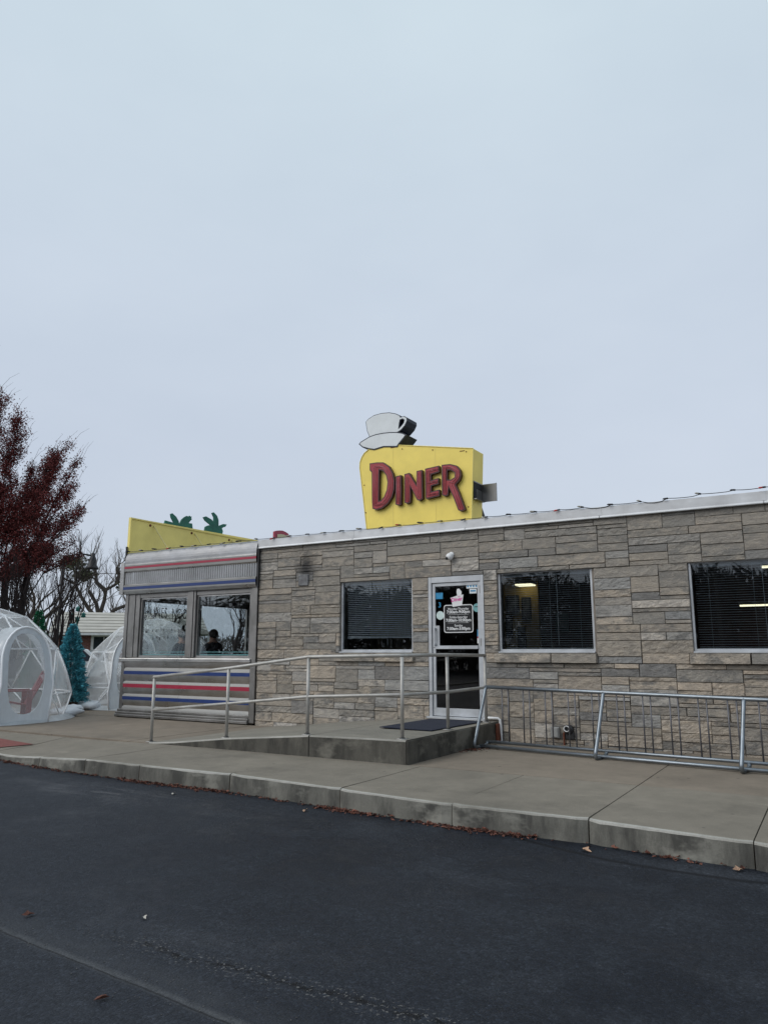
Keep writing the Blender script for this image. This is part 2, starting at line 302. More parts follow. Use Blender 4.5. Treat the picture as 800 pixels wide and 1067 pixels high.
# ---------------------------------------------------------------- mesh builder
class MB:
    def __init__(s): s.v = []; s.f = []; s.m = []
    def add(s, vs, fs, mi=0):
        o = len(s.v); s.v += [tuple(p) for p in vs]; s.f += [tuple(i+o for i in q) for q in fs]; s.m += [mi]*len(fs)
    def box(s, x0, x1, y0, y1, z0, z1, mi=0):
        s.add([(x0,y0,z0),(x1,y0,z0),(x1,y1,z0),(x0,y1,z0),(x0,y0,z1),(x1,y0,z1),(x1,y1,z1),(x0,y1,z1)],
              [(0,3,2,1),(4,5,6,7),(0,1,5,4),(1,2,6,5),(2,3,7,6),(3,0,4,7)], mi)
    def quad(s, a, b, c, d, mi=0): s.add([a,b,c,d], [(0,1,2,3)], mi)
    def tube(s, pts, r, n=8, mi=0, cap=True):
        pts = [Vector(p) for p in pts]; k = len(pts)
        rr = r if isinstance(r, (list, tuple)) else [r]*k
        up = None; rings = []
        for i, p in enumerate(pts):
            d = (pts[min(i+1,k-1)]-pts[max(i-1,0)])
            if d.length < 1e-9: d = Vector((0,0,1))
            d.normalize()
            if up is None: up = d.orthogonal().normalized()
            up = (up - d*up.dot(d))
            if up.length < 1e-6: up = d.orthogonal()
            up.normalize(); w = d.cross(up)
            rings.append([p+(up*math.cos(2*math.pi*j/n)+w*math.sin(2*math.pi*j/n))*rr[i] for j in range(n)])
        vs = [q for g in rings for q in g]; fs = []
        for i in range(k-1):
            for j in range(n):
                a = i*n+j; b = i*n+(j+1)%n; fs.append((a,b,b+n,a+n))
        if cap: fs.append(tuple(range(n-1,-1,-1))); fs.append(tuple((k-1)*n+j for j in range(n)))
        s.add(vs, fs, mi)
    def lathe(s, prof, cx, cy, n=20, mi=0, cz=0):
        vs = []; fs = []
        for r, z in prof:
            for j in range(n): a = 2*math.pi*j/n; vs.append((cx+r*math.cos(a), cy+r*math.sin(a), cz+z))
        for i in range(len(prof)-1):
            for j in range(n):
                a = i*n+j; b = i*n+(j+1)%n; fs.append((a,b,b+n,a+n))
        s.add(vs, fs, mi)
    def ball(s, c, r, n=10, m=6, mi=0, sc=(1,1,1)):
        vs = []; fs = []
        for i in range(m+1):
            t = math.pi*i/m
            for j in range(n):
                a = 2*math.pi*j/n; vs.append((c[0]+r*sc[0]*math.sin(t)*math.cos(a), c[1]+r*sc[1]*math.sin(t)*math.sin(a), c[2]+r*sc[2]*math.cos(t)))
        for i in range(m):
            for j in range(n):
                a = i*n+j; b = i*n+(j+1)%n; fs.append((a,a+n,b+n,b))
        s.add(vs, fs, mi)
    def flat(s, vs, fs, fn, mi=0): s.add([fn(*p) for p in vs], fs, mi)
    def build(s, name, mats, parent=None, smooth=False, bevel=0, loc=None, seg=1):
        o0 = Vector((0,0,0))
        if parent is not None: o0 = ORG[parent]
        if loc is not None: o0 = Vector(loc)
        me = bpy.data.meshes.new(name)
        me.from_pydata([(p[0]-o0.x, p[1]-o0.y, p[2]-o0.z) for p in s.v], [], s.f)
        if not isinstance(mats, (list, tuple)): mats = [mats]
        for m in mats: me.materials.append(m)
        if len(mats) > 1:
            for p, i in zip(me.polygons, s.m): p.material_index = i
        if smooth:
            for p in me.polygons: p.use_smooth = True
        me.update()
        o = bpy.data.objects.new(name, me); C.objects.link(o)
        if parent is not None: o.parent = parent
        else: o.location = o0
        ORG[o] = o0
        if bevel:
            b = o.modifiers.new('b', 'BEVEL'); b.width = bevel; b.segments = seg; b.limit_method = 'ANGLE'
        return o

def thing(name, label, cat, loc, group=None, rz=0):
    o = bpy.data.objects.new(name, None); C.objects.link(o); o.location = loc; o.rotation_euler = (0,0,rz)
    o['label'] = label; o['category'] = cat
    if group: o['group'] = group
    o.empty_display_size = .2
    ORG[o] = Vector(loc) if rz == 0 else Vector((0,0,0)); return o
def tag(o, label, cat, group=None):
    o['label'] = label; o['category'] = cat
    if group: o['group'] = group
    return o
def struct(o): o['kind'] = 'structure'; return o

def curve_shape(outers, depth, offset=0., bev=0.):
    """filled 2D outline(s) with holes -> verts, faces (x, y, depth)"""
    cu = bpy.data.curves.new('tmp', 'CURVE'); cu.dimensions = '2D'; cu.fill_mode = 'BOTH'; cu.extrude = depth/2; cu.offset = offset; cu.bevel_depth = bev
    for poly in outers:
        sp = cu.splines.new('POLY'); sp.points.add(len(poly)-1); sp.use_cyclic_u = True
        for i, p in enumerate(poly): sp.points[i].co = (p[0], p[1], 0, 1)
    return _tomesh(cu)
def _tomesh(cu):
    ob = bpy.data.objects.new('tmp', cu); C.objects.link(ob)
    dg = bpy.context.evaluated_depsgraph_get(); me = bpy.data.meshes.new_from_object(ob.evaluated_get(dg))
    vs = [tuple(v.co) for v in me.vertices]; fs = [tuple(p.vertices) for p in me.polygons]
    bpy.data.objects.remove(ob); bpy.data.meshes.remove(me); return vs, fs
def text_shape(s, size, depth=.0006, align='CENTER', off=0.):
    cu = bpy.data.curves.new('tmp', 'FONT'); cu.body = s; cu.size = size; cu.extrude = depth; cu.align_x = align; cu.offset = off; cu.resolution_u = 3
    return _tomesh(cu)
def smooth_poly(p, it=2, closed=True):
    for _ in range(it):
        q = []
        for i in range(len(p)):
            a = p[i]; b = p[(i+1) % len(p)]
            q += [(a[0]*.75+b[0]*.25, a[1]*.75+b[1]*.25), (a[0]*.25+b[0]*.75, a[1]*.25+b[1]*.75)]
        p = q
    return p
def inset(p, d):
    # polygon (ccw) moved inward by d along vertex normals
    n = len(p); out = []
    for i in range(n):
        a = Vector(p[i-1]); b = Vector(p[i]); c = Vector(p[(i+1) % n]); e1 = (b-a).normalized(); e2 = (c-b).normalized()
        n1 = Vector((-e1.y, e1.x)); n2 = Vector((-e2.y, e2.x)); m = n1+n2
        m = m/max(.35, m.length)*1.0; k = d/max(.45, m.normalized().dot(n1)); q = b+m.normalized()*k; out.append((q.x, q.y))
    return out
def area(p): return sum(p[i][0]*p[(i+1)%len(p)][1]-p[(i+1)%len(p)][0]*p[i][1] for i in range(len(p)))/2
def ccw(p): return p if area(p) > 0 else p[::-1]
def sstep(t): t = max(0, min(1, t)); return t*t*(3-2*t)

FY = 11.3      # facade plane
# ================================================================= GROUND
rng = random.Random(5)
g = MB(); N = 40
g.quad((-300,-200,0),(200,-200,0),(200,300,0),(-300,300,0))
struct(g.build('road', M['asphalt']))
KX = [(-40,7.9),(-20,7.6),(-12.5,7.35),(-11.3,7.08),(-10.3,6.86),(-9,6.72),(-7.5,6.68),(-6.05,6.70),(-4.45,6.56),(-3.15,6.46),(-1.9,6.46),(-.65,6.33),(1.0,6.28),(12,6.1)]
def ky(x):
    for (a, ya), (b, yb) in zip(KX, KX[1:]):
        if a <= x <= b: return ya+(yb-ya)*(x-a)/(b-a)
    return KX[-1][1]
def zs(x, y):
    d = .115*sstep((-8.0-x)/3.0)*(1-sstep((y-7.3)/1.5)); return .19-d
J1 = [-40,-37,-34,-31,-28,-25,-22.2,-20.6,-19,-17.4,-15.8,-14.2,-12.6,-11.1,-9.6,-8.55,-7.5,-6.05,-4.45,-3.15,-1.9,-.654,.6,1.9,3.2,4.6,6,8,12]
walk = MB(); kerb = MB(); base = MB()
def frange(a, b, n): return [a+(b-a)*i/n for i in range(n+1)]
rk_ = random.Random(3)
for a, b in zip(J1, J1[1:]):
    a2, b2 = a+.005, b-.005
    n = max(3, int((b2-a2)/.09)); xs = frange(a2, b2, n)
    dz = rk_.uniform(-.006, .004); sl = rk_.uniform(-.004, .004); dy = rk_.uniform(-.012, .012)
    prof = []
    for x in xs:
        chip = .006*noise.noise((x*2.3, 1.7, 0))+.004*noise.noise((x*9, 5, 0)); e = min(x-a2, b2-x)
        if e < .06: chip += .028*(1-e/.06)
        y0 = ky(x)+dy+chip; H = zs(x, y0)+dz+sl*(x-a)/(b-a); rr = .022+.012*noise.noise((x*1.6, 9, 3))+.01*noise.noise((x*7, 2, 3))
        row = [(x, 8.335, zs(x,8.335)+dz*.3), (x, 7.7, zs(x,7.7)+dz*.6), (x, 7.1, zs(x,7.1)+dz*.9), (x, y0+.10, H+.001), (x, y0+rr+.012, H)]
        if 7.7 < y0+.12: row[1] = (x, 8.1, zs(x,8.1))
        if 7.1 < y0+.12: row[2] = (x, y0+.14, H+.001)
        kr = [(x, y0+rr+.012, H), (x, y0+rr*.4, H-rr*.3), (x, y0+.004, H-rr*.9), (x, y0, H-.06), (x, y0-.004, .04), (x, y0-.008, -.05)]
        prof.append((row, kr))
    for (r0, k0), (r1, k1) in zip(prof, prof[1:]):
        for i in range(len(r0)-1): walk.quad(r0[i], r0[i+1], r1[i+1], r1[i])
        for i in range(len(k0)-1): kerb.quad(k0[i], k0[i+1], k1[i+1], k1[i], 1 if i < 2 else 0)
    for r, k, fl in ((prof[0][0], prof[0][1], 0), (prof[-1][0], prof[-1][1], 1)):
        pts = r+k[1:]+[(r[0][0], 8.335, -.05)]
        if fl: pts = pts[::-1]
        walk.add(pts, [tuple(range(len(pts)))])
    for x0, x1 in ((a, b),):
        for i in range(4):
            xa = x0+(x1-x0)*i/4; xb = x0+(x1-x0)*(i+1)/4
            base.quad((xa, ky(xa)+.05, zs(xa,ky(xa))-.03), (xb, ky(xb)+.05, zs(xb,ky(xb))-.03), (xb, 8.4, .155 if xb > -8 else .03), (xa, 8.4, .155 if xa > -8 else .03))
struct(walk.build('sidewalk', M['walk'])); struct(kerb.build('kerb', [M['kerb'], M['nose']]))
inner = MB()
bands = [(8.345, 11.28), (11.29, 14.4), (14.41, 17.5), (17.51, 20.6)]
J2 = [-22.2,-20.6,-18.9,-17.2,-15.5,-13.6,-11.6,-9.6,-7.5,-4.45,-1.9,.9,3.5,6,9,12]
for bi, (y0, y1) in enumerate(bands):
    for a, b in zip(J2, J2[1:]):
        if bi > 0 and a > -11.7: continue
        if bi > 0 and b > -13.2: b = -13.4 if bi < 3 else b
        inner.box(a+.004, b-.004, y0, y1, .05, .19+rk_.uniform(-.003, .003))
base.box(-22.1, 11.9, 8.41, 11.27, .02, .16); base.box(-22.1, -13.5, 11.3, 20.5, .02, .16)
struct(inner.build('inner_sidewalk', M['walk2'])); struct(base.build('sidewalk_joints', M['joint']))
t_ = MB(); t_.add([(-13.2,7.25,zs(-13.2,7.25)+.006),(-11.4,7.25,zs(-11.4,7.25)+.007),(-11.1,7.75,zs(-11.1,7.75)+.007),(-13.2,8.0,zs(-13.2,8.0)+.008)],[(0,1,2,3)])
t_.v = [(x, y, zs(x,y)+.012) for x, y, z in t_.v]
struct(t_.build('tactile_paving', M['tact']))
gr = MB(); gr.quad((-60,8.2,.03),(-22.25,8.2,.03),(-22.25,25,.03),(-60,60,.03)); gr.quad((-60,25.2,.031),(-22.25,25.2,.031),(-22,200,.031),(-160,200,.031))
struct(gr.build('lawn', M['grass']))
def strip(name, pts, w, mat, z=.004, seed=1, brk=0., jit=1.):
    r = random.Random(seed); m = MB(); P = [Vector((*p, 0)) for p in pts]; out = []
    for a, b in zip(P, P[1:]):
        n = max(2, int((b-a).length/.03))
        for i in range(n):
            p = a.lerp(b, i/n); d = (b-a).normalized(); nn = Vector((-d.y, d.x, 0))
            j = (noise.noise(p*2.1)*.03+noise.noise(p*14)*.006)*jit
            ww = w*(.55+.9*abs(noise.noise(p*9+Vector((4,4,4)))))
            out.append((p+nn*(j+ww/2), p+nn*(j-ww/2)))
    for (a, b), (c, d) in zip(out, out[1:]):
        if r.random() < brk: continue
        m.quad((a.x,a.y,z),(b.x,b.y,z),(d.x,d.y,z),(c.x,c.y,z))
    return struct(m.build(name, mat))
# loose grit along the crack: small stones
gm = MB(); r = random.Random(8)
for i in range(420):
    t = r.random(); x = -4.4+3.4*t; y = 2.85-.1*t+r.gauss(0, .10) if r.random() < .5 else 3.08+r.gauss(0, .05)+.05*t
    s = r.uniform(.0015, .0045); gm.ball((x, y, s*.5), s, 5, 3, 0, (1, r.uniform(.7,1.2), .7))
o = gm.build('loose_grit', simple('grit', (.08, .08, .08), .9, island=.5)); o['kind'] = 'stuff'

# ================================================================= fallen leaves
def leaf_faces(m, c, s, rz, tilt, r, mi=0):
    # a lobed, curled leaf outline
    pts = []; n = 9
    for i in range(n):
        a = 2*math.pi*i/n; rad = s*(1 if i % 2 == 0 else .55)*(1.25 if i == 0 else 1)
        pts.append(Vector((rad*math.cos(a), rad*math.sin(a)*.75, abs(math.sin(a))*s*.45)))
    rot = Matrix.Rotation(rz, 3, 'Z') @ Matrix.Rotation(tilt, 3, 'X')
    vs = [rot @ p for p in pts]; mz = min(p.z for p in vs); cc = rot @ Vector((0,0,0)); mz = min(mz, cc.z)
    vs = [(p.x+c[0], p.y+c[1], p.z-mz+c[2]) for p in vs]; vs.append((cc.x+c[0], cc.y+c[1], cc.z-mz+c[2]))
    m.add(vs, [(i, (i+1) % n, n) for i in range(n)], mi)
lm = MB(); r = random.Random(21)
for i in range(3300):
    x = r.uniform(-11, .5); dens = .12+2.2*max(0, noise.noise((x*1.3, 3, 0)))+.5*max(0, noise.noise((x*5, 7, 0)))
    if -7.6 < x < -6 or -4.7 < x < -4.2 or -3.4 < x < -2.6: dens += .7
    if x > -2.3: dens *= .22
    if r.random() > dens: continue
    y = ky(x)-.012-abs(r.gauss(0, .03+.02*min(1, dens))); leaf_faces(lm, (x, y, .002+max(0, .02-abs(y-ky(x))*.4)*r.random()), r.uniform(.010, .026), r.uniform(0, 6.3), r.uniform(-.8, .8), r)
for i in range(120):
    leaf_faces(lm, (-4.62+abs(r.gauss(0,.10)), 10.25+r.gauss(0,.22), .195), r.uniform(.012,.025), r.uniform(0,6.3), r.uniform(-.5,.5), r)
o = lm.build('leaf_litter', M['leaf']); o['kind'] = 'stuff'
for (x, y, s, mt, lab) in [(-4.29, 3.05, .036, 'leaf', 'curled brown leaf lying alone on the asphalt at the left edge above the crack'),
      (-3.0, 2.55, .032, 'leaf', 'dark reddish leaf lying on the asphalt below the long pale crack'),
      (-3.66, 3.38, .022, 'leafw', 'tiny bleached leaf lying alone on the open asphalt'),
      (-4.66, 6.30, .04, 'leafb', 'pale pink brown leaf on the asphalt beside the leaf drift below the ramp corner'),
      (-6.45, 6.28, .035, 'leafw', 'small cream leaf on the asphalt just off the thick leaf drift'),
      (-1.85, 6.22, .045, 'leafb', 'curled orange leaf standing on the asphalt near a kerb joint'),
      (-.76, 6.24, .045, 'leafb', 'broad tan leaf lying flat against the kerb at the right edge')]:
    m_ = MB(); leaf_faces(m_, (x, y, .008), s, x*7, .25, r)
    tag(m_.build('fallen_leaf', M[mt], loc=(x,y,.005)), lab, 'leaf', 'single leaves on the asphalt')

# ================================================================= STONE BUILDING
OPEN = [(-7.66,-6.17,1.545,2.825),(-4.61,-3.08,1.545,2.825),(-1.71,-.19,1.545,2.825),(-5.86,-4.845,.495,2.80)]
X0, X1, Z0, Z1 = -9.57, 6.0, .10, 3.56
bld = thing('stone_diner_building', 'long single storey building faced in split limestone with three picture windows and a glass door', 'building', (-4,FY,.19))
# core wall
def wall_core(m, x0, x1, z0, z1, ops, y0, y1, mp=lambda x,y,z:(x,y,z)):
    xs = sorted({x0, x1, *[o[0] for o in ops], *[o[1] for o in ops]}); zz = sorted({z0, z1, *[o[2] for o in ops], *[o[3] for o in ops]})
    def solid(i, j):
        if i < 0 or j < 0 or i >= len(xs)-1 or j >= len(zz)-1: return False
        cx, cz = (xs[i]+xs[i+1])/2, (zz[j]+zz[j+1])/2
        return not any(o[0] < cx < o[1] and o[2] < cz < o[3] for o in ops)
    for i in range(len(xs)-1):
        for j in range(len(zz)-1):
            if not solid(i, j): continue
            a, b, c, d = xs[i], xs[i+1], zz[j], zz[j+1]
            m.quad(mp(a,y0,c), mp(b,y0,c), mp(b,y0,d), mp(a,y0,d)); m.quad(mp(a,y1,c), mp(a,y1,d), mp(b,y1,d), mp(b,y1,c))
            if not solid(i-1, j): m.quad(mp(a,y0,c), mp(a,y0,d), mp(a,y1,d), mp(a,y1,c))
            if not solid(i+1, j): m.quad(mp(b,y0,c), mp(b,y1,c), mp(b,y1,d), mp(b,y0,d))
            if not solid(i, j-1): m.quad(mp(a,y0,c), mp(a,y1,c), mp(b,y1,c), mp(b,y0,c))
            if not solid(i, j+1): m.quad(mp(a,y0,d), mp(b,y0,d), mp(b,y1,d), mp(a,y1,d))
mc = MB(); wall_core(mc, X0, X1, Z0, Z1, OPEN, FY+.022, FY+.26)
mc.build('wall_core', M['mortar'], bld)
# random ashlar
def snap_lines(a, b, step, fixed):
    n = round((b-a)/step); L = [a+(b-a)*i/n for i in range(n+1)]
    for f in fixed:
        k = min(range(len(L)), key=lambda i: abs(L[i]-f))
        L[k] = f
    return L
sills = [(-7.74,-6.13,1.385,1.535),(-4.67,-3.05,1.385,1.535),(-1.77,-.13,1.385,1.535)]
blocks = OPEN+sills
gx = snap_lines(X0, X1, .05, [v for o in blocks for v in o[:2]]+[-8.62,-8.36]); gz = snap_lines(Z0, Z1, .0577, [v for o in blocks for v in o[2:]])
nx, nzz = len(gx)-1, len(gz)-1
occ = [[False]*nzz for _ in range(nx)]
for i in range(nx):
    for j in range(nzz):
        cx, cz = (gx[i]+gx[i+1])/2, (gz[j]+gz[j+1])/2
        if any(o[0] < cx < o[1] and o[2] < cz < o[3] for o in blocks): occ[i][j] = True
stones = []; r = random.Random(77)
for j in range(nzz):
    i = 0
    while i < nx:
        if occ[i][j]: i += 1; continue
        run = 0
        while i+run < nx and not occ[i+run][j]: run += 1
        h = r.choices([1,2,3,4], [.22,.42,.28,.08])[0]
        w = r.choice({1:[9,11,13,15,18,21,24],2:[7,8,9,11,13,15,17,21],3:[7,8,9,11,13,15,18],4:[6,8,10,13]}[h])
        w = min(w, run)
        if run-w < 7: w = run if run <= 24 else run//2
        # continuing vertical joints from the course below look wrong: shift
        while h > 1 and (j+h > nzz or any(occ[i+k][j+q] for k in range(w) for q in range(h))): h -= 1
        if nzz-j-h == 1 and h > 1: pass
        for k in range(w):
            for q in range(h): occ[i+k][j+q] = True
        stones.append((gx[i], gx[i+w], gz[j], gz[j+h])); i += w
sm = MB()
def stone(m, x0, x1, z0, z1, y, r, jt=.0034, prot=None, back=.03, res=.032, flip=None):
    p = r.uniform(.004, .020) if prot is None else prot; amp = r.choice([.003, .006, .010, .017]); seed = r.uniform(0, 99)
    tx = r.uniform(-.008, .008); tz = r.uniform(-.012, .006)
    x0 += jt*r.uniform(.5,1.3); x1 -= jt*r.uniform(.5,1.3); z0 += jt*r.uniform(.5,1.2); z1 -= jt*r.uniform(.5,1.2)
    a = max(2, int((x1-x0)/res)); b = max(2, int((z1-z0)/res)+1)
    ux = [0, .007/(x1-x0)]+[.007/(x1-x0)+(1-.014/(x1-x0))*i/a for i in range(1, a)]+[1-.007/(x1-x0), 1]
    uz = [0, .006/(z1-z0)]+[.006/(z1-z0)+(1-.012/(z1-z0))*i/b for i in range(1, b)]+[1-.006/(z1-z0), 1]
    vs = []; A = len(ux); B = len(uz)
    for q, v in enumerate(uz):
        for k, u in enumerate(ux):
            x = x0+(x1-x0)*u; z = z0+(z1-z0)*v
            e = min(u*(x1-x0), (1-u)*(x1-x0), v*(z1-z0), (1-v)*(z1-z0))
            wob = noise.noise((x*6+seed, z*6, 3))*.0025
            n = noise.noise((x*7+seed, z*15, seed))+.55*noise.noise((x*19+seed, z*36, 1))
            n = abs(n)*1.3-.3
            yy = y-p*(1 if e > .004 else .15)-(amp*n+tx*(u-.5)+tz*(v-.5) if e > .004 else 0)
            vs.append((x+wob*(e < .004), yy, z+wob*(e < .004)))
    fs = [(q*A+k, q*A+k+1, (q+1)*A+k+1, (q+1)*A+k) for q in range(B-1) for k in range(A-1)]
    o = len(vs)
    for (k, q) in ((0,0),(A-1,0),(A-1,B-1),(0,B-1)):
        x, _, z = vs[q*A+k]; vs.append((x, y+back, z))
    e0 = [q for q in range(A)]; e1 = [q*A+A-1 for q in range(B)]; e2 = [(B-1)*A+k for k in range(A-1,-1,-1)]; e3 = [q*A for q in range(B-1,-1,-1)]
    fs += [tuple(e0[::-1])+(o, o+1), tuple(e1[::-1])+(o+1, o+2), tuple(e2[::-1])+(o+2, o+3), tuple(e3[::-1])+(o+3, o)]
    m.add(vs, fs)
for s_ in stones: stone(sm, *s_, FY, r)
wl = sm.build('stone_wall', M['stone'], bld)
# end wall, back wall, roof
eb = MB(); eb.box(X1-.25, X1, FY+.262, 19, Z0, Z1); eb.box(X0+.0, X1-.25, 18.8, 19.0, Z0, Z1); eb.build('rear_wall', M['mortar'], bld)
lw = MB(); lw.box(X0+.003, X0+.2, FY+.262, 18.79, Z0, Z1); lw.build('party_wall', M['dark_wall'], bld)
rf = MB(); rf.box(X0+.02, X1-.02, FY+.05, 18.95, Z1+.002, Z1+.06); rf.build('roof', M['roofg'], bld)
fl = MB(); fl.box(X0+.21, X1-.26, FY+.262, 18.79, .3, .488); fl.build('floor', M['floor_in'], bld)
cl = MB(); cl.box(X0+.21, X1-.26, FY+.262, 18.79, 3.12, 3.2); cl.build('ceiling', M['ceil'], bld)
# flashing
fm = MB(); xs = frange(-9.6, X1+.04, 7)
for a, b in zip(xs, xs[1:]):
    pr = [(FY+.10, 3.728), (FY-.052, 3.722), (FY-.056, 3.716), (FY-.056, 3.585), (FY-.070, 3.558), (FY-.066, 3.548), (FY-.0, 3.553)]
    for (y0, z0), (y1, z1) in zip(pr, pr[1:]): fm.quad((a+.004,y0,z0),(a+.004,y1,z1),(b-.004,y1,z1),(b-.004,y0,z0))
    if a > -9.5: fm.box(a-.03, a+.03, FY-.059, FY-.0565, 3.59, 3.715)
    fm.quad((a+.004,FY+.10,3.728),(b-.004,FY+.10,3.728),(b-.004,FY+.10,3.6),(a+.004,FY+.10,3.6))
fm.box(-9.6, X1+.02, FY-.045, FY+.09, 3.57, 3.70)
fm.quad((-9.6,FY-.056,3.56),(-9.6,FY-.056,3.716),(-9.6,FY+.1,3.728),(-9.6,FY+.1,3.56))
fm.build('roof_flashing', M['flash'], bld)
# windows
def blind(par, x0, x1, z0, z1, y, tilt, slat=.034, w=.024, lift=0):
    m = MB(); z = z1-.03
    while z > z0+lift:
        c, s = math.cos(tilt)*w/2, math.sin(tilt)*w/2
        m.add([(x0,y-c,z-s),(x1,y-c,z-s),(x1,y+c,z+s),(x0,y+c,z+s)], [(0,1,2,3)]); z -= slat
    m.box(x0, x1, y-.015, y+.015, z1-.03, z1); m.box(x0, x1, y-.012, y+.012, z+.0, z+.018)
    for x in (x0+.18, (x0+x1)/2+.05, x1-.18): m.box(x-.0015, x+.0015, y-.014, y-.013, z, z1)
    m.box(x0+.62*(x1-x0), x0+.62*(x1-x0)+.006, y-.03, y-.024, z0+.06, z1)
    return m.build('blind', M['blind'], par)
WL = ['picture window of the stone wall nearest the steel end', 'picture window right of the glass door', 'picture window at the right edge']
for k, (x0, x1, z0, z1) in enumerate(OPEN[:3]):
    m = MB(); f = .034; ya, yb = FY+.035, FY+.10
    m.box(x0+.002, x0+f, ya, yb, z0+.002, z1-.002); m.box(x1-f, x1-.002, ya, yb, z0+.002, z1-.002)
    m.box(x0+f, x1-f, ya+.002, yb, z0+.002, z0+.05); m.box(x0+f, x1-f, ya+.002, yb, z1-f, z1-.002)
    m.box(x0-.0, x1+.0, FY-.03, ya-.001, z0-.008, z0+.014)
    w = m.build('window', M['white_al'], bld, bevel=.003); w['label'] = WL[k]
    p = MB(); p.box(x0+f-.005, x1-f+.005, FY+.065, FY+.071, z0+.045, z1-f+.005); p.build('pane', M['glass'], w)
    s = MB(); sx0, sx1, sz0, sz1 = sills[k]; md = (sx0+sx1)/2+r.uniform(-.15,.15); rr = random.Random(k+3)
    stone(s, sx0, md, sz0, sz1, FY, rr, .004, .075); stone(s, md, sx1, sz0, sz1, FY, rr, .004, .075)
    s.build('sill_stone', M['sill'], w)
    blind(w, x0+.06, x1-.06, z0+.06, z1-.05, FY+.17, [R(42), R(16), R(15)][k], lift=[.22, .0, .0][k])
# door
dx0, dx1, dz0, dz1 = -5.86, -4.845, .495, 2.80
dm = MB(); DY = FY-.012
dm.box(dx0+.002, dx0+.06, DY, FY+.13, dz0, dz1-.002); dm.box(dx1-.06, dx1-.002, DY, FY+.13, dz0, dz1-.002)
dm.box(dx0+.06, dx1-.06, DY+.001, FY+.13, dz1-.10, dz1-.002)
dm.box(dx0-.03, dx1+.03, DY-.06, FY+.20, dz0-.012, dz0+.022)
drf = dm.build('door_frame', M['white_al'], bld, bevel=.003)
lx0, lx1, lz0, lz1 = dx0+.066, dx1-.066, dz0+.03, dz1-.106
ly0, ly1 = FY+.012, FY+.056
d2 = MB(); st = .055
d2.box(lx0, lx0+st, ly0, ly1, lz0, lz1); d2.box(lx1-st, lx1, ly0, ly1, lz0, lz1)
d2.box(lx0+st, lx1-st, ly0+.001, ly1, lz0, lz0+.125); d2.box(lx0+st, lx1-st, ly0+.001, ly1, lz1-.055, lz1)
d2.box(lx0+st, lx1-st, ly0-.02, ly1-.01, 1.600, 1.655)
door = d2.build('door', M['white_al'], bld, bevel=.003)
gl = MB(); gl.box(lx0+st-.004, lx1-st+.004, FY+.030, FY+.036, lz0+.12, 1.602); gl.box(lx0+st-.004, lx1-st+.004, FY+.030, FY+.036, 1.653, lz1-.05); gl.build('glass', M['glass_door'], door)
hp = MB(); hp.box(lx0+.01, lx0+.135, ly0-.012, ly0-.001, 1.63, 1.985); hp.box(lx0+.04, lx0+.075, ly0-.045, ly0-.013, 1.66, 1.69); hp.box(lx0+.04, lx0+.075, ly0-.045, ly0-.013, 1.92, 1.95); hp.box(lx0+.045, lx0+.07, ly0-.06, ly0-.046, 1.66, 1.95)
hp.build('push_plate', M['white_al'], door, bevel=.002)
for z in (.75, 1.65, 2.5): hg = MB(); hg.box(dx1-.075, dx1-.05, ly0-.018, ly0-.002, z, z+.12); hg.build('hinge', M['steel_d'], door)
GY = FY+.027
def onglass(vs): return [(p[0], GY-.001-p[2], p[1]) for p in vs]
def addtext(m, s, size, cx, z, mi, off=.0, y=None, rot=0.):
    vs, fs = text_shape(s, size, .0004, off=off)
    c, sn = math.cos(rot), math.sin(rot)
    m.add([(cx+p[0]*c-p[1]*sn, (GY if y is None else y)-.004-p[2], z+p[0]*sn+p[1]*c) for p in vs], fs, mi)
hs = MB(); hx0, hx1, hz0, hz1 = -5.585, -5.055, 1.865, 2.325
def rrect(x0, x1, z0, z1, rr, n=4):
    pts = []
    for cx, cz, a0 in ((x1-rr, z1-rr, 0), (x0+rr, z1-rr, 90), (x0+rr, z0+rr, 180), (x1-rr, z0+rr, 270)):
        for i in range(n+1): a = R(a0+90*i/n); pts.append((cx+rr*math.cos(a), cz+rr*math.sin(a)))
    return pts
vs, fs = curve_shape([rrect(hx0, hx1, hz0, hz1, .04)], .001); hs.add(onglass(vs), fs, 0)
vs, fs = curve_shape([rrect(hx0, hx1, hz0, hz1, .04), rrect(hx0+.013, hx1-.013, hz0+.013, hz1-.013, .032)[::-1]], .002); hs.add([(p[0], GY-.003-p[2], p[1]) for p in vs], fs, 1)
hc = (hx0+hx1)/2
for i, (a, b) in enumerate([('Monday-Thursday', '7:00am-9:00pm'), ('Friday-Saturday', '7:00am-10:00pm'), ('Sunday', '7:00am-3:00pm')]):
    zt = hz1-.085-i*.137
    addtext(hs, a, .052, hc, zt, 1, .0006); addtext(hs, b, .068, hc, zt-.055, 1, .0018)
    if i < 2: hs.box(hc-.19, hc+.19, GY-.0045, GY-.0035, zt-.078, zt-.075, 1)
hs.build('hours_sign', [M['dark'], M['white']], door)
ck = MB(); cup = [(-.105,-.03),(-.085,-.145),(.085,-.125),(.115,.055),(.075,.05),(.085,.10),(.04,.155),(.0,.15),(-.01,.10),(.0,.04),(-.125,.005)]
vs, fs = curve_shape([ccw([(p[0]-5.335, p[1]+2.435) for p in cup])], .001); ck.add([(p[0], GY-.004-p[2], p[1]) for p in vs], fs, 0)
addtext(ck, 'Diner', .088, -5.34, 2.385, 1, .002, GY-.003, .12); addtext(ck, 'the', .03, -5.30, 2.45, 1, .0, GY-.003, .12)
ck.build('cup_sticker', [M['white'], M['st_pink']], door)
s1 = MB(); s1.box(-5.735, -5.60, GY-.002, GY, 2.43, 2.535); s1.build('blue_sticker', M['st_blue'], door)
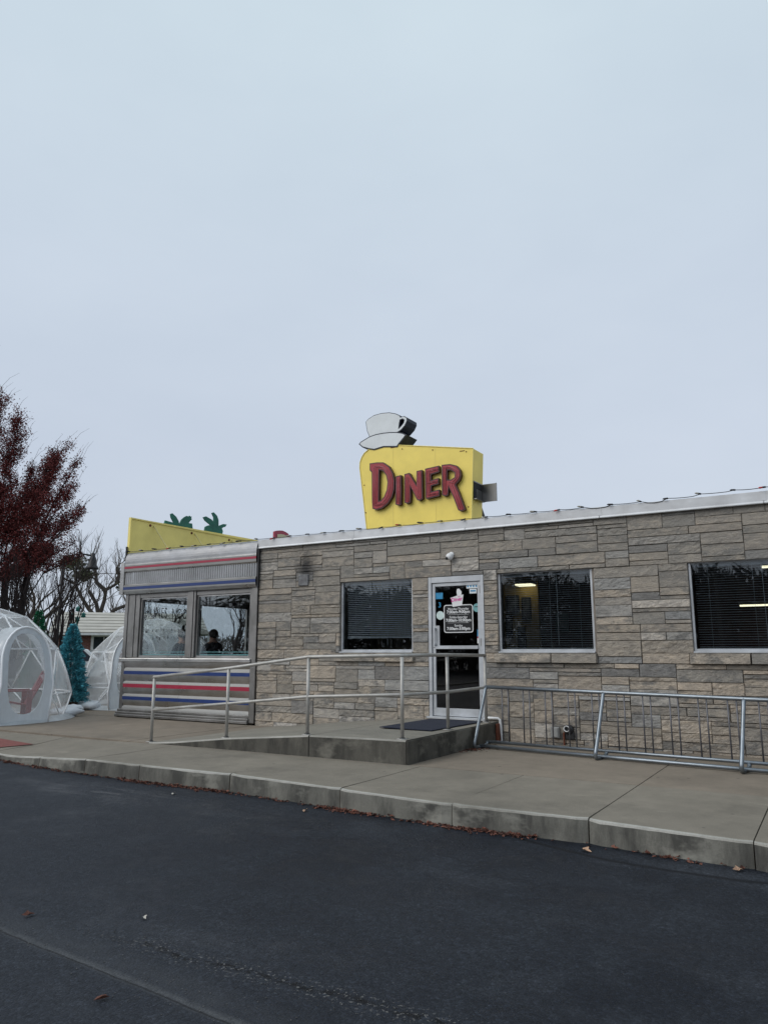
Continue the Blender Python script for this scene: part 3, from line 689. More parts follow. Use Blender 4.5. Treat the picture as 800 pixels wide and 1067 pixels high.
s2 = MB(); vs, fs = curve_shape([[(-5.655+.072*math.cos(a/20*6.2832), 2.155+.072*math.sin(a/20*6.2832)) for a in range(20)]], .001); s2.add(onglass(vs), fs); s2.build('round_sticker', M['st_pale'], door)
s3 = MB(); vs, fs = curve_shape([[(-4.985+.07*math.cos(a/20*6.2832), 2.265+.07*math.sin(a/20*6.2832)) for a in range(20)]], .001); s3.add(onglass(vs), fs); s3.box(-5.02,-4.95,GY-.005,GY-.003,2.275,2.287,1); s3.build('round_sticker', [M['st_teal'], M['black']], door)
s4 = MB(); s4.box(-5.165, -4.955, GY-.002, GY, 2.585, 2.665, 0); [s4.box(-5.15+.05*i, -5.125+.05*i, GY-.0035, GY-.0022, 2.605, 2.635, 1) for i in range(4)]; s4.box(-5.11, -4.985, GY-.002, GY, 2.50, 2.575, 0); s4.box(-5.095,-5.0,GY-.0035,GY-.0022,2.53,2.555,1)
s4.build('card_stickers', [M['cupw'], M['st_blue']], door)
s5 = MB(); s5.box(-4.99, -4.925, GY-.002, GY, 1.69, 1.77, 0); s5.box(-4.99, -4.925, GY-.002, GY, 1.77, 1.80, 1); s5.box(-4.99,-4.925,GY-.002,GY,1.80,1.91,2); s5.build('striped_sticker', [M['white'], M['red'], M['st_blue']], door)
s6 = MB(); addtext(s6, '3', .12, -5.66, 2.29, 0, .001); s6.build('door_number', M['st_blue'], door)
# interior partitions (yellow room side)
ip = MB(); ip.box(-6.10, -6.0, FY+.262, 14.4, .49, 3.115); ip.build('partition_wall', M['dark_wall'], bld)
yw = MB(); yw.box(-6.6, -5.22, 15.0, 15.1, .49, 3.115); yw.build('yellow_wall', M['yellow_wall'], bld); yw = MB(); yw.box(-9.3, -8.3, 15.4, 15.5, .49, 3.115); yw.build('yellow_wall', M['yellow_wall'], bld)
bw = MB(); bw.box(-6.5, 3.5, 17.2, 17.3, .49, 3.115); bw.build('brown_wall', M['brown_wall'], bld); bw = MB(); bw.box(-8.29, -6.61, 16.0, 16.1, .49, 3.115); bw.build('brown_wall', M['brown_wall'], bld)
yc = MB(); yc.box(-8.88, -8.70, 14.3, 14.5, .49, 3.115); yc.box(-8.69, -7.2, 14.32, 14.42, 2.35, 2.5); yc.build('interior_column', M['yellow_wall'], bld)
for i, (px, pz, pw, ph) in enumerate([(-5.765,2.55,.135,.36),(-5.475,2.45,.10,.46),(-5.865,2.08,.075,.48),(-5.60,2.0,.08,.14),(-5.59,1.75,.09,.32)]):
    m = MB(); m.box(px-pw, px+pw, 14.965, 14.998, pz-ph/2, pz+ph/2)
    pf = m.build('picture_frame', M['black'], loc=(px,14.998,pz))
    tag(pf, ['tall framed picture, upper left on the yellow wall inside', 'tall framed picture beside the upper left one on the yellow wall', 'narrow framed picture below the upper left one inside', 'tiny framed picture in the middle of the yellow wall inside', 'lowest framed picture on the yellow wall inside'][i], 'picture', 'pictures on the yellow wall inside')
    m = MB(); m.box(px-pw+.03, px+pw-.03, 14.958, 14.964, pz-ph/2+.03, pz+ph/2-.03); m.build('print', M['photo'], pf)
m = MB(); m.box(-5.56,-5.28,17.13,17.197,2.0,2.45)
tag(m.build('notice', M['st_teal'], loc=(-5.4,17.19,2.0)), 'pale blue notice hanging on the back wall behind the window right of the door', 'notice')
def ceiling_light(x0, x1, y0, y1, z, lab, s=.05):
    t = thing('ceiling_light', lab, 'ceiling light', ((x0+x1)/2, (y0+y1)/2, z), 'lit ceiling lights inside')
    m = MB(); m.box(x0, x1, y0, y1, z, z+.05); m.build('housing', M['white'], t)
    m = MB(); m.box(x0+.02, x1-.02, y0+.02, y1-.02, z-.03, z-.002); m.build('tube', M['lamp'], t)
ceiling_light(-5.60, -5.22, 14.62, 14.95, 2.93, 'lit fluorescent ceiling light seen in the window right of the door')
ceiling_light(-.98, -.2, 14.1, 14.25, 2.99, 'upper lit fluorescent strip seen in the right edge window')
ceiling_light(-1.55, -.1, 16.0, 16.15, 2.45, 'lower and longer lit fluorescent strip seen in the right edge window')
# booths/tables silhouettes inside the dining room
for i, (x, y) in enumerate([(-3.6, 13.6), (-1.2, 13.2), (-7.3, 13.2)]):
    t = thing('dining_table', ['dark table inside behind the window right of the door', 'dark table inside behind the right edge window', 'dark table inside behind the window nearest the steel end'][i], 'table', (x, y, .49), 'tables inside the stone building')
    m = MB(); m.box(x-.5, x+.5, y-.35, y+.35, 1.2, 1.24); m.build('tabletop', M['table'], t, bevel=.01)
    m = MB(); m.tube([(x,y,.49),(x,y,1.2)], .04); m.lathe([(0.001,.53),(.22,.51),(.26,.49)], x, y); m.build('pedestal', M['black'], t)
# things on the wall
sc_ = thing('security_camera', 'small white dome security camera mounted on the stone above the door', 'security camera', (-5.42,FY-.02,3.11))
m = MB(); m.lathe([(.001,0),(.045,0),(.045,.03),(.001,.03)], 0, 0, 16); m.v = [(x-5.40, FY-.012-z, 3.16+y) for x,y,z in m.v]; m.build('bracket', M['white'], sc_, True)
m = MB(); m.ball((-5.41, FY-.085, 3.12), .062, 16, 10); m.build('housing', M['white'], sc_, True)
m = MB(); m.ball((-5.44, FY-.128, 3.09), .028, 10, 6); m.build('lens', M['black'], sc_, True)
m = MB(); m.box(-8.60, -8.37, FY-.040, FY-.0, 2.775, 2.985); o = m.build('cover_plate', simple('slate_plate', (.15,.15,.155), .8, var=.4, scale=14), loc=(-8.5,FY,2.78), bevel=.01); tag(o, 'square dark grey cover plate on the stone wall below a black soot stain', 'wall plate')
el = thing('electrical_outlet_box', 'grey weatherproof outlet box low on the stone wall behind the bike rack', 'outlet box', (-3.72,FY-.02,.32))
m = MB(); m.box(-3.79, -3.66, FY-.085, FY-.02, .29, .45); m.build('box', M['grey'], el, bevel=.008)
m = MB(); m.box(-3.775, -3.675, FY-.10, FY-.086, .305, .435); m.build('cover', M['grey'], el, bevel=.006)
vt = thing('wall_pipe_vent', 'black pipe vent with a white ring low on the stone wall behind the bike rack', 'vent', (-3.53,FY-.02,.40))
m = MB(); m.lathe([(.001,0),(.07,0),(.07,.06),(.001,.06)], 0, 0, 16); m.v = [(x-3.52, FY-.02-z, .42+y) for x,y,z in m.v]; m.build('flange', M['black'], vt, True)
m = MB(); m.lathe([(.036,.0),(.044,0),(.044,.035),(.036,.035),(.036,0)], 0, 0, 18); m.v = [(x-3.535, FY-.085-z, .435+y) for x,y,z in m.v]; m.build('ring', M['white'], vt, True)
m = MB(); m.box(-3.57, -3.44, FY-.07, FY-.022, .28, .38); m.build('lower_box', M['black'], vt, bevel=.008)
m = MB(); m.tube([(-3.60,FY-.04,.19),(-3.60,FY-.04,.36),(-3.60,FY+.02,.38)], .014, 8); o = m.build('gas_pipe', M['rust'], loc=(-3.6,FY-.04,.19)); tag(o, 'short rusty red pipe rising from the ground beside the pipe vent', 'pipe')
m = MB(); m.tube([(-4.80,FY-.06,.535),(-4.63,FY-.06,.535),(-4.60,FY-.06,.51),(-4.59,FY-.06,.40),(-4.57,FY-.06,.20)], .02, 8); o = m.build('drain_pipe', M['white'], loc=(-4.6,FY-.06,.2)); tag(o, 'thin white pipe bending down the wall at the end of the ramp platform', 'pipe')

# ================================================================= STEEL DINER END
DX0, DX1 = -13.35, -9.575
dn = thing('steel_diner_car', 'stainless steel diner car end with red, white and blue stripes and two wide windows', 'building', (-11.4,FY,.19))
dops = [(-12.90,-11.50,1.445,2.705),(-11.23,-9.79,1.445,2.705)]
m = MB(); wall_core(m, DX0+.13, DX1-.0, .30, 2.80, dops, FY+.02, FY+.14); 
m.build('front_wall', M['steel_d'], dn)
m = MB(); eops = [(11.62,13.28,1.445,2.705),(13.50,15.25,1.445,2.705)]
wall_core(m, FY+.02, 15.6, .22, 3.0, eops, DX0, DX0+.12, lambda x,y,z: (y,x,z)); endw = m.build('end_wall', M['steel_d'], dn)
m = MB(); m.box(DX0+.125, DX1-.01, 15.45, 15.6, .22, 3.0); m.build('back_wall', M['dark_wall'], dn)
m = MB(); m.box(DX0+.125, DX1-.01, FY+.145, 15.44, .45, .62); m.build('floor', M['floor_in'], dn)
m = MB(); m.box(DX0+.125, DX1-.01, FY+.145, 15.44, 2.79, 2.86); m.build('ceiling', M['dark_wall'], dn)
m = MB(); m.box(DX0+.01, DX1-.03, FY+.16, 15.6, 3.55, 3.60); m.box(DX0+.01, DX0+.1, FY+.16, 15.6, 3.01, 3.549); m.build('roof', M['roofg'], dn)
# pillars & mullion
m = MB()
m.box(DX0-.0, DX0+.10, FY-.028, FY+.0195, .29, 2.80); m.box(DX0+.104, DX0+.30, FY-.012, FY+.0195, 1.445, 2.80)
m.box(DX0+.31, DX0+.44, FY-.002, FY+.019, 1.445, 2.80)
m.box(-9.785, -9.715, FY-.012, FY+.0195, 1.42, 2.80); m.box(-9.712, DX1-.002, FY-.045, FY+.0195, .22, 2.80)
m.box(-11.49, -11.43, FY-.014, FY+.0195, 1.445, 2.80); m.box(-11.427, -11.30, FY-.028, FY+.0195, 1.445, 2.80); m.box(-11.297, -11.24, FY-.014, FY+.0195, 1.445, 2.80)
m.box(DX0+.44, -11.50, FY+.003, FY+.0195, 2.70, 2.80); m.box(-11.235, -9.79, FY+.003, FY+.0195, 2.70, 2.80)
m.build('pillar_trim', M['steel_d'], dn, bevel=.008, seg=2)
m = MB(); m.box(DX0-.04, -9.69, FY-.075, FY+.019, 1.345, 1.425); m.build('window_ledge', M['steel'], dn, bevel=.012, seg=2)
for k, (x0, x1, z0, z1) in enumerate(dops):
    m = MB(); m.box(x0+.002, x0+.03, FY+.03, FY+.09, z0, z1); m.box(x1-.03, x1-.002, FY+.03, FY+.09, z0, z1); m.box(x0+.03, x1-.03, FY+.03, FY+.09, z0+.001, z0+.035); m.box(x0+.03, x1-.03, FY+.03, FY+.09, z1-.03, z1-.001)
    w = m.build('window', M['steel'], dn); m = MB(); m.box(x0+.026, x1-.026, FY+.055, FY+.061, z0+.03, z1-.026); m.build('pane', M['glass_diner'], w)
    m = MB(); m.box(x0+.05, x1-.05, FY+.10, FY+.12, z0+.04, z0+.065); m.box(x0+.05, x1-.05, FY+.10, FY+.12, z0+.10, z0+.115); m.build('sill_reflection', M['st_teal'], w)  # sill and rail reflections, built as teal bars behind the pane
for k, (y0, y1, z0, z1) in enumerate(eops):
    m = MB(); m.box(DX0+.02, DX0+.08, y0+.002, y0+.04, z0, z1); m.box(DX0+.02, DX0+.08, y1-.04, y1-.002, z0, z1); m.box(DX0+.02, DX0+.08, y0+.04, y1-.04, z0+.001, z0+.04); m.box(DX0+.02, DX0+.08, y0+.04, y1-.04, z1-.04, z1-.001)
    w = m.build('window', M['steel_d'], dn); m = MB(); m.box(DX0+.045, DX0+.051, y0+.03, y1-.03, z0+.03, z1-.03); m.build('pane', M['glass_diner'], w)
    if k == 0:
        m = MB(); vs, fs = text_shape('HUNES', .34, .001); m.add([(DX0+.060+p[2], 12.12+p[0]*.62, 2.33+p[1]) for p in vs], fs); m.build('window_lettering', M['black'], w); m = MB(); vs, fs = text_shape('NOON', .34, .001); m.add([(DX0+.060+p[2], 12.92+p[0]*.60, 2.33+p[1]) for p in vs], fs)
        m.build('window_lettering', M['black'], w)
        rr = random.Random(4)
        for i in range(15):
            m = MB()
            yy = 12.05+(i % 8)*.11+rr.uniform(-.02,.02); zz = (2.05 if i < 8 else 1.88)+rr.uniform(-.03,.03); s = rr.uniform(.012,.028)
            m.ball((DX0+.062, yy, zz), s, 6, 4, 0, (.1, .8, 1.6)); m.build('window_decal', M['black'], w)
        for yy, zz, s in ((12.98,2.13,.05),(12.86,1.90,.055),(11.85,2.0,.03)): m = MB(); m.ball((DX0+.062, yy, zz), s, 8, 5, 0, (.08,1,1.1)); m.build('window_decal', M['black'], w)
# striped lower siding: bowed steel, light band, colour band
m = MB(); mats = [M['steel'], M['steel_l'], M['blue'], M['red']]
xa, xb = DX0+.10, -9.715
bandsz = [(1.345,1.225,0),(1.225,1.155,1),(1.155,1.085,2),(1.085,.945,0),(.945,.888,1),(.888,.812,3),(.812,.680,0),(.680,.625,1),(.625,.555,2),(.555,.435,0),(.435,.365,1)]
seam = [xa, -11.6, xb]
for z1, z0, mi in bandsz:
    n = 7
    for s0, s1 in zip(seam, seam[1:]):
        for i in range(n):
            def yz(t):
                z = z1+(z0-z1)*t
                if mi == 0: return FY-.034+.030*t-.004*math.sin(math.pi*t), z
                if mi == 1: return FY-.004-.030*t-.004*math.sin(math.pi*t), z
                return FY-.034, z
            (ya, za), (yb, zb) = yz(i/n), yz((i+1)/n)
            m.quad((s0+.002,ya,za),(s0+.002,yb,zb),(s1-.002,yb,zb),(s1-.002,ya,za), mi)
    y_, z_ = (FY-.006, z0) if mi != 1 else (FY-.040, z0)
m.build('striped_siding', mats, dn, True)
m = MB()
for z0, z1, p in ((.31,.362,.045),(.262,.308,.075),(.205,.26,.10)): m.box(DX0-.03-.02*(p > .05), -9.70, FY-p, FY+.019, z0, z1)
m.build('base_ledge', M['steel_d'], dn, bevel=.008)
# fascia
m = MB(); fx0, fx1 = DX0-.0, DX1-.012
def band(z0, z1, p0, p1, mi): m.quad((fx0,FY-p0,z0),(fx1,FY-p0,z0),(fx1,FY-p1,z1),(fx0,FY-p1,z1), mi)
segs = [(2.785,2.80,.02,.075,0),(2.80,2.86,.075,.10,0),(2.86,2.895,.10,.10,1),(2.895,2.955,.104,.104,2),(2.955,2.99,.10,.10,1),(2.99,3.015,.10,.072,0),
        (3.27,3.30,.072,.10,0),(3.30,3.355,.10,.10,1),(3.355,3.402,.104,.104,3),(3.402,3.43,.10,.10,1),(3.43,3.46,.10,.10,0)]
for s_ in segs: band(*s_)
m.quad((fx0,FY-.02,2.785),(fx0,FY+.1,2.785),(fx1,FY+.1,2.785),(fx1,FY-.02,2.785),0)
m.build('striped_fascia', mats, dn)
m = MB(); nfl = 62; w_ = (fx1-fx0)/nfl
for i in range(nfl):
    a = fx0+i*w_; n = 6
    for k in range(n):
        t0, t1 = k/n, (k+1)/n
        def P(t): return a+.004+(w_-.012)*t, FY-.058-.022*math.sin(math.pi*t)
        (p, q), (p2, q2) = P(t0), P(t1); m.quad((p,q,3.015),(p2,q2,3.015),(p2,q2,3.27),(p,q,3.27), 0)
    m.quad((a+w_-.008,FY-.050,3.015),(a+w_+.004,FY-.050,3.015),(a+w_+.004,FY-.050,3.27),(a+w_-.008,FY-.050,3.27), 1)
m.build('fluted_panel', [metal_mat('flute_metal', (.50,.50,.51), .4, (1,1,3), .06, .25), M['dark']], dn, True)
m = MB(); n = 8; cov = []
for i in range(n+1): t = i/n; cov.append((FY-.10+.15*(1-math.cos(t*1.3)), 3.46+.265*math.sin(t*math.pi/2)))
for (y0, z0), (y1, z1) in zip(cov, cov[1:]): m.quad((fx0,y0,z0),(fx1,y0,z0),(fx1,y1,z1),(fx0,y1,z1))
m.quad((fx0,cov[-1][0],cov[-1][1]),(fx1,cov[-1][0],cov[-1][1]),(fx1,FY+.25,3.728),(fx0,FY+.25,3.728))
m.quad((fx0,FY+.25,3.728),(fx1,FY+.25,3.728),(fx1,FY+.25,3.55),(fx0,FY+.25,3.55))
m.add([(fx0,y,z) for y, z in cov]+[(fx0,FY+.25,3.728),(fx0,FY+.25,3.46)], [tuple(range(len(cov)+1,-1,-1))])
m.build('roof_cove', M['cove'], dn, False)
m = MB(); m.box(DX0-.13, DX0-.004, FY-.10, FY+.12, 2.80, 3.50); m.box(DX0-.03, DX0-.006, FY-.108, FY-.102, 2.80, 3.50); m.build('corner_cap', M['steel'], dn, bevel=.01)
m = MB(); m.box(fx1, DX1+.03, FY-.075, FY-.03, 2.79, 3.55); m.build('end_trim', M['black'], dn)
m = MB(); m.tube([(DX0-.02,FY-.06,3.38),(DX0-.02,FY-.06,3.86)], .022, 8); m.build('corner_rod', M['black'], dn)
# interior furniture of the diner car
def booth(x, y, rz, lab):
    t = thing('booth_bench', lab, 'bench', (x,y,.62), 'booth benches inside the steel diner', rz)
    m = MB(); m.box(-.5,.5,-.25,.25,0,.42); m.build('seat', M['vinyl'], t, bevel=.03, seg=2)
    m = MB(); m.box(-.5,.5,.25,.36,0,.80); m.build('backrest', M['vinyl'], t, bevel=.03, seg=2)
booth(-12.02, 12.98, R(-90), 'booth bench under the person seated in the right diner window'); booth(-12.02, 11.97, R(-90), 'booth bench nearest the front glass inside the steel diner')
t = thing('diner_table', 'table between the booth benches inside the steel diner', 'table', (-12.6,12.7,.62))
m = MB(); m.box(-13.1,-12.3,12.42,12.98,1.32,1.36); m.build('tabletop', M['table'], t, bevel=.01); m = MB(); m.tube([(-12.7,12.7,.62),(-12.7,12.7,1.32)],.04); m.lathe([(.001,.66),(.2,.64),(.24,.62)],-12.7,12.7); m.build('pedestal', M['black'], t)

def person(loc, rz, lab, sc=1.0, lean=0.0):
    t = thing('person', lab, 'person', loc, rz=rz)
    J = dict(pelvis=(0,0,.50), waist=(0,-.01+lean*.3,.66), chest=(0,.0+lean,.86), neckb=(0,lean*1.2,1.00), neck=(0,.01+lean*1.25,1.07), head=(0,.02+lean*1.3,1.17), top=(0,.02+lean*1.3,1.27),
        shl=(-.17,lean*1.1,.96), ell=(-.23,.10+lean,.72), wrl=(-.13,.33+lean,.76), hal=(-.09,.41+lean,.76),
        shr=(.17,lean*1.1,.96), elr=(.23,.10+lean,.72), wrr=(.13,.33+lean,.76), har=(.09,.41+lean,.76),
        hipl=(-.10,.02,.48), knl=(-.13,.44,.50), anl=(-.13,.46,.08), tol=(-.14,.62,.04), hipr=(.10,.02,.48), knr=(.13,.44,.50), anr=(.13,.46,.08), tor=(.14,.62,.04))
    rad = dict(pelvis=.15,waist=.135,chest=.155,neckb=.085,neck=.055,head=.085,top=.07,shl=.075,ell=.05,wrl=.032,hal=.036,shr=.075,elr=.05,wrr=.032,har=.036,hipl=.095,knl=.065,anl=.045,tol=.035,hipr=.095,knr=.065,anr=.045,tor=.035)
    E = [('pelvis','waist'),('waist','chest'),('chest','neckb'),('neckb','neck'),('neck','head'),('head','top'),('neckb','shl'),('shl','ell'),('ell','wrl'),('wrl','hal'),('neckb','shr'),('shr','elr'),('elr','wrr'),('wrr','har'),
         ('pelvis','hipl'),('hipl','knl'),('knl','anl'),('anl','tol'),('pelvis','hipr'),('hipr','knr'),('knr','anr'),('anr','tor')]
    k = list(J); me = bpy.data.meshes.new('person_body'); me.from_pydata([tuple(c*sc for c in J[q]) for q in k], [(k.index(a), k.index(b)) for a, b in E], [])
    o = bpy.data.objects.new('body', me); C.objects.link(o)
    o.modifiers.new('s', 'SKIN'); o.modifiers.new('d', 'SUBSURF').levels = 2
    for i, q in enumerate(k): me.skin_vertices[0].data[i].radius = (rad[q]*sc*(1.25 if q in ('chest','waist','pelvis') else 1), rad[q]*sc); me.skin_vertices[0].data[i].use_root = q == 'pelvis'
    dg = bpy.context.evaluated_depsgraph_get(); bm_ = bpy.data.meshes.new_from_object(o.evaluated_get(dg)); bpy.data.objects.remove(o)
    for mt in (M['coat'], M['skin']): bm_.materials.append(mt)
    for p in bm_.polygons:
        p.use_smooth = True; c = p.center
        if c.z > 1.02*sc or (c.y > (.34+lean)*sc and c.z > .7*sc): p.material_index = 1
    o = bpy.data.objects.new('body', bm_); C.objects.link(o); o.parent = t
    hx, hy, hz = [c*sc for c in J['head']]
    ORG[t] = Vector((0,0,0))
    m = MB(); m.ball((hx,hy-.018,hz+.045), .105*sc, 14, 9, 0, (.95,1.0,1.0)); m.v = [(x,y,z) if y < hy+.05 or z > hz+.08 else (x,hy+.05,z) for x,y,z in m.v]; m.build('hair', M['hair'], t, True)
    m = MB(); m.ball((hx,hy+.085*sc,hz-.005), .018, 8, 5, 0, (.8,1.2,1.3)); m.build('nose', M['skin'], t, True)
    return t
person((-12.12,12.78,.66), R(80), 'seated person in a dark coat seen in silhouette through the right diner window', 1.07)
person((-12.08,11.93,.66), R(95), 'broad person in a dark coat seated beside the mullion in the left diner window', 1.06, .10)

# ================================================================= RAMP & PLATFORM
plt = thing('concrete_ramp', 'raised concrete platform and long access ramp in front of the glass door', 'ramp', (-6,9.8,.19))
def ramp_piece(name, sect, mats, y0=8.33, y1=FY-.03):
    m = MB()
    for (xa, za), (xb, zb) in zip(sect, sect[1:]):
        n = max(2, int((xb-xa)/.15))
        for i in range(n):
            a = xa+(xb-xa)*i/n; b = xa+(xb-xa)*(i+1)/n; p = za+(zb-za)*i/n; q = za+(zb-za)*(i+1)/n; e = .016
            m.quad((a,y0+e,p),(b,y0+e,q),(b,y1,q),(a,y1,p), 0)
            m.quad((a,y0+.004,p-.006),(b,y0+.004,q-.006),(b,y0+e,q),(a,y0+e,p), 2)
            m.quad((a,y0,min(p-.02,.18) if p < .2 else p-.02),(b,y0,q-.02),(b,y0+.004,q-.006),(a,y0+.004,p-.006), 2)
            m.quad((a,y0,.15),(b,y0,.15),(b,y0,q-.02),(a,y0,p-.02), 1)
    xa, za = sect[0]; xb, zb = sect[-1]
    m.quad((xb-.0,y0,.15),(xb,y1,.15),(xb,y1,zb),(xb,y0+.0,zb-.004), 1); m.quad((xa,y0,.15),(xa,y0,za),(xa,y1,za),(xa,y1,.15), 1)
    return m.build(name, mats, plt)
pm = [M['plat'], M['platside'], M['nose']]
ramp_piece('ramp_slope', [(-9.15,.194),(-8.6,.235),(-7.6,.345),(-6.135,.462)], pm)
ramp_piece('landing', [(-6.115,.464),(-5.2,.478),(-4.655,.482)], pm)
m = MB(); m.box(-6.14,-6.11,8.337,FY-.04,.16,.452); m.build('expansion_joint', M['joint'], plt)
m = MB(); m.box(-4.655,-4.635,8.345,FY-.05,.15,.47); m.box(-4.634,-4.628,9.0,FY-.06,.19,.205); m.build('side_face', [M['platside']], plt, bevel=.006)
m = MB(); m.box(-4.632,-4.60,11.12,FY-.03,.19,.46); m.build('rusty_edge', M['rust'], plt, bevel=.006)
m = MB(); m.add([(-5.74,9.5,.487),(-4.86,9.42,.489),(-4.80,11.02,.489),(-5.72,11.02,.487),(-5.74,9.5,.497),(-4.86,9.42,.499),(-4.80,11.02,.499),(-5.72,11.02,.497)],[(4,5,6,7),(0,1,5,4),(1,2,6,5),(2,3,7,6),(3,0,4,7)])
tag(m.build('door_mat', M['matn'], loc=(-5.3,10.2,.48)), 'large flat navy door mat on the platform before the glass door', 'mat')
hr = thing('handrail', 'grey pipe handrail with two rails along the ramp and platform edge', 'handrail', (-6,8.42,.19))
T = [(-9.21,8.42,1.165),(-7.66,8.42,1.318),(-6.22,8.42,1.485),(-4.76,8.42,1.508)]; B_ = [(-9.17,8.42,.672),(-7.66,8.42,.815),(-6.22,8.42,.955),(-4.76,8.42,1.018)]
m = MB(); m.tube(T[:1]+T[1:3]+[(-4.80,8.42,1.508),(-4.76,8.46,1.508),(-4.75,9.71,1.512),(-4.75,11.07,1.50)], .024, 10); m.build('top_rail', M['rail'], hr, True)
m = MB(); m.tube(B_[:3]+[(-4.80,8.42,1.018),(-4.76,8.46,1.018),(-4.75,9.71,1.0),(-4.75,11.02,1.01),(-4.70,11.16,1.01)], .022, 10); m.build('lower_rail', M['rail'], hr, True)
for (x, y, z0, z1) in [(-9.19,8.42,.185,1.165),(-7.66,8.42,.33,1.318),(-6.22,8.42,.45,1.485),(-4.757,8.425,.475,1.508),(-4.75,9.71,.48,1.51),(-4.75,11.05,.48,1.50)]:
    m = MB(); m.tube([(x,y,z0),(x,y,z1-.02)], .024, 10); m.lathe([(.001,.012),(.036,.012),(.04,0)], x, y, 12, 1, z0+.012); m.box(x-.055,x+.055,y-.055,y+.055,z0+.004,z0+.014,0); m.build('post', [M['rail'], M['black']], hr, True)

# ================================================================= BIKE RACK
A = Vector((-4.5,10.5,0)); u = Vector((3.5,-.47,0)).normalized(); fwd = Vector((u.y,-u.x,0))
if fwd.y > 0: fwd = -fwd
rkk = thing('bike_rack', 'long galvanised steel grid bicycle rack standing on the sidewalk before the stone wall', 'bike rack', (-2.5,10.2,.19))
def rp(s, f, z): p = A+u*s+fwd*f; return (p.x, p.y, z)
def ztop(s): return 1.044-.012*s
m = MB(); m.tube([rp(-.02,0,ztop(0)), rp(1.8,0,ztop(1.8)), rp(3.53,0,ztop(3.53)), rp(5.4,0,ztop(5.4))], .026, 10); m.build('top_rail', M['galv'], rkk, True)
m = MB(); m.tube([rp(.02,0,.268), rp(5.4,0,.285)], .022, 10); m.build('bottom_rail', M['galv'], rkk, True)
m = MB(); m.tube([rp(.0,.215,.228), rp(5.4,.215,.228)], .024, 10); m.build('bottom_rail', M['galv'], rkk, True)
for s in (0, 1.8, 3.53, 5.3):
    m = MB(); pts = [rp(s,-.0,ztop(s)), rp(s,.03,ztop(s)-.035), rp(s,.055,ztop(s)-.10), rp(s,.31,.38), rp(s,.355,.30), rp(s,.37,.25), rp(s,.345,.218), rp(s,.28,.214), rp(s,.08,.214), rp(s,.02,.235), rp(s,.0,.268)]
    m.tube(pts, .025, 10); m.build('leg', M['galv'], rkk, True)
for s0 in [.26+.3425*k for k in range(15)]:
    for s in (s0, s0+.10):
        m = MB(); m.tube([rp(s,.002,ztop(s)-.02), rp(s,0,.275)], .0105, 6); m.build('bar', M['bar'], rkk, True)

# ================================================================= DINER SIGN
SY = 12.0
sg = thing('diner_sign', 'big yellow rooftop sign reading DINER in red letters with a cup and saucer on top', 'sign', (-6.5,12.2,3.6))
BOX = [(-7.507,3.601),(-7.543,3.902),(-7.62,4.50),(-7.705,5.102),(-7.70,5.22),(-7.66,5.32),(-7.60,5.395),(-7.50,5.455),(-7.372,5.49),(-7.2,5.495),(-7.099,5.493),(-6.112,5.316),(-5.282,5.163),(-5.341,3.905),(-5.359,3.601)]
BOX = [(x, z+(.0 if z > 3.7 else 0)) for x, z in BOX]
def add2d(m, polys, y0, y1, mi=0, off=0.):
    ps = [ccw(polys[0])]+[ccw(p)[::-1] for p in polys[1:]]
    if off: ps = [inset(ps[0], off)]+[inset(p, off) for p in ps[1:]]
    vs, fs = curve_shape(ps, abs(y1-y0)); m.add([(p[0], (y0+y1)/2-p[2], p[1]) for p in vs], fs, mi)
m = MB(); add2d(m, [BOX], SY, SY+.45); sb = m.build('cabinet', M['yellow'], sg, bevel=.006)
m = MB()   # narrow sheet-metal return lip round the face
for a, b in zip(BOX, BOX[1:]): m.tube([(a[0],SY-.004,a[1]),(b[0],SY-.004,b[1])], .009, 6)
m.build('edge_trim', M['yellow_b'], sg)
m = MB()
for (x, z) in [(-6.75,5.36),(-5.42,5.12),(-7.60,4.75),(-7.56,4.2),(-6.1,5.25),(-5.40,4.1)]: m.ball((x,SY-.003,z), .012, 8, 5)
m.box(-7.0,-6.86,SY-.006,SY-.002,5.41,5.425); m.box(-5.55,-5.45,SY-.006,SY-.002,5.14,5.152)
m.build('rust_spots', M['rust'], sg)
for xs_ in (-6.95,-6.05): m = MB(); m.box(xs_-.003,xs_+.003,SY-.0035,SY-.001,3.62,5.49+(.0 if xs_ < -6.5 else -.19)); m.build('panel_seam', M['yellow_b'], sg)
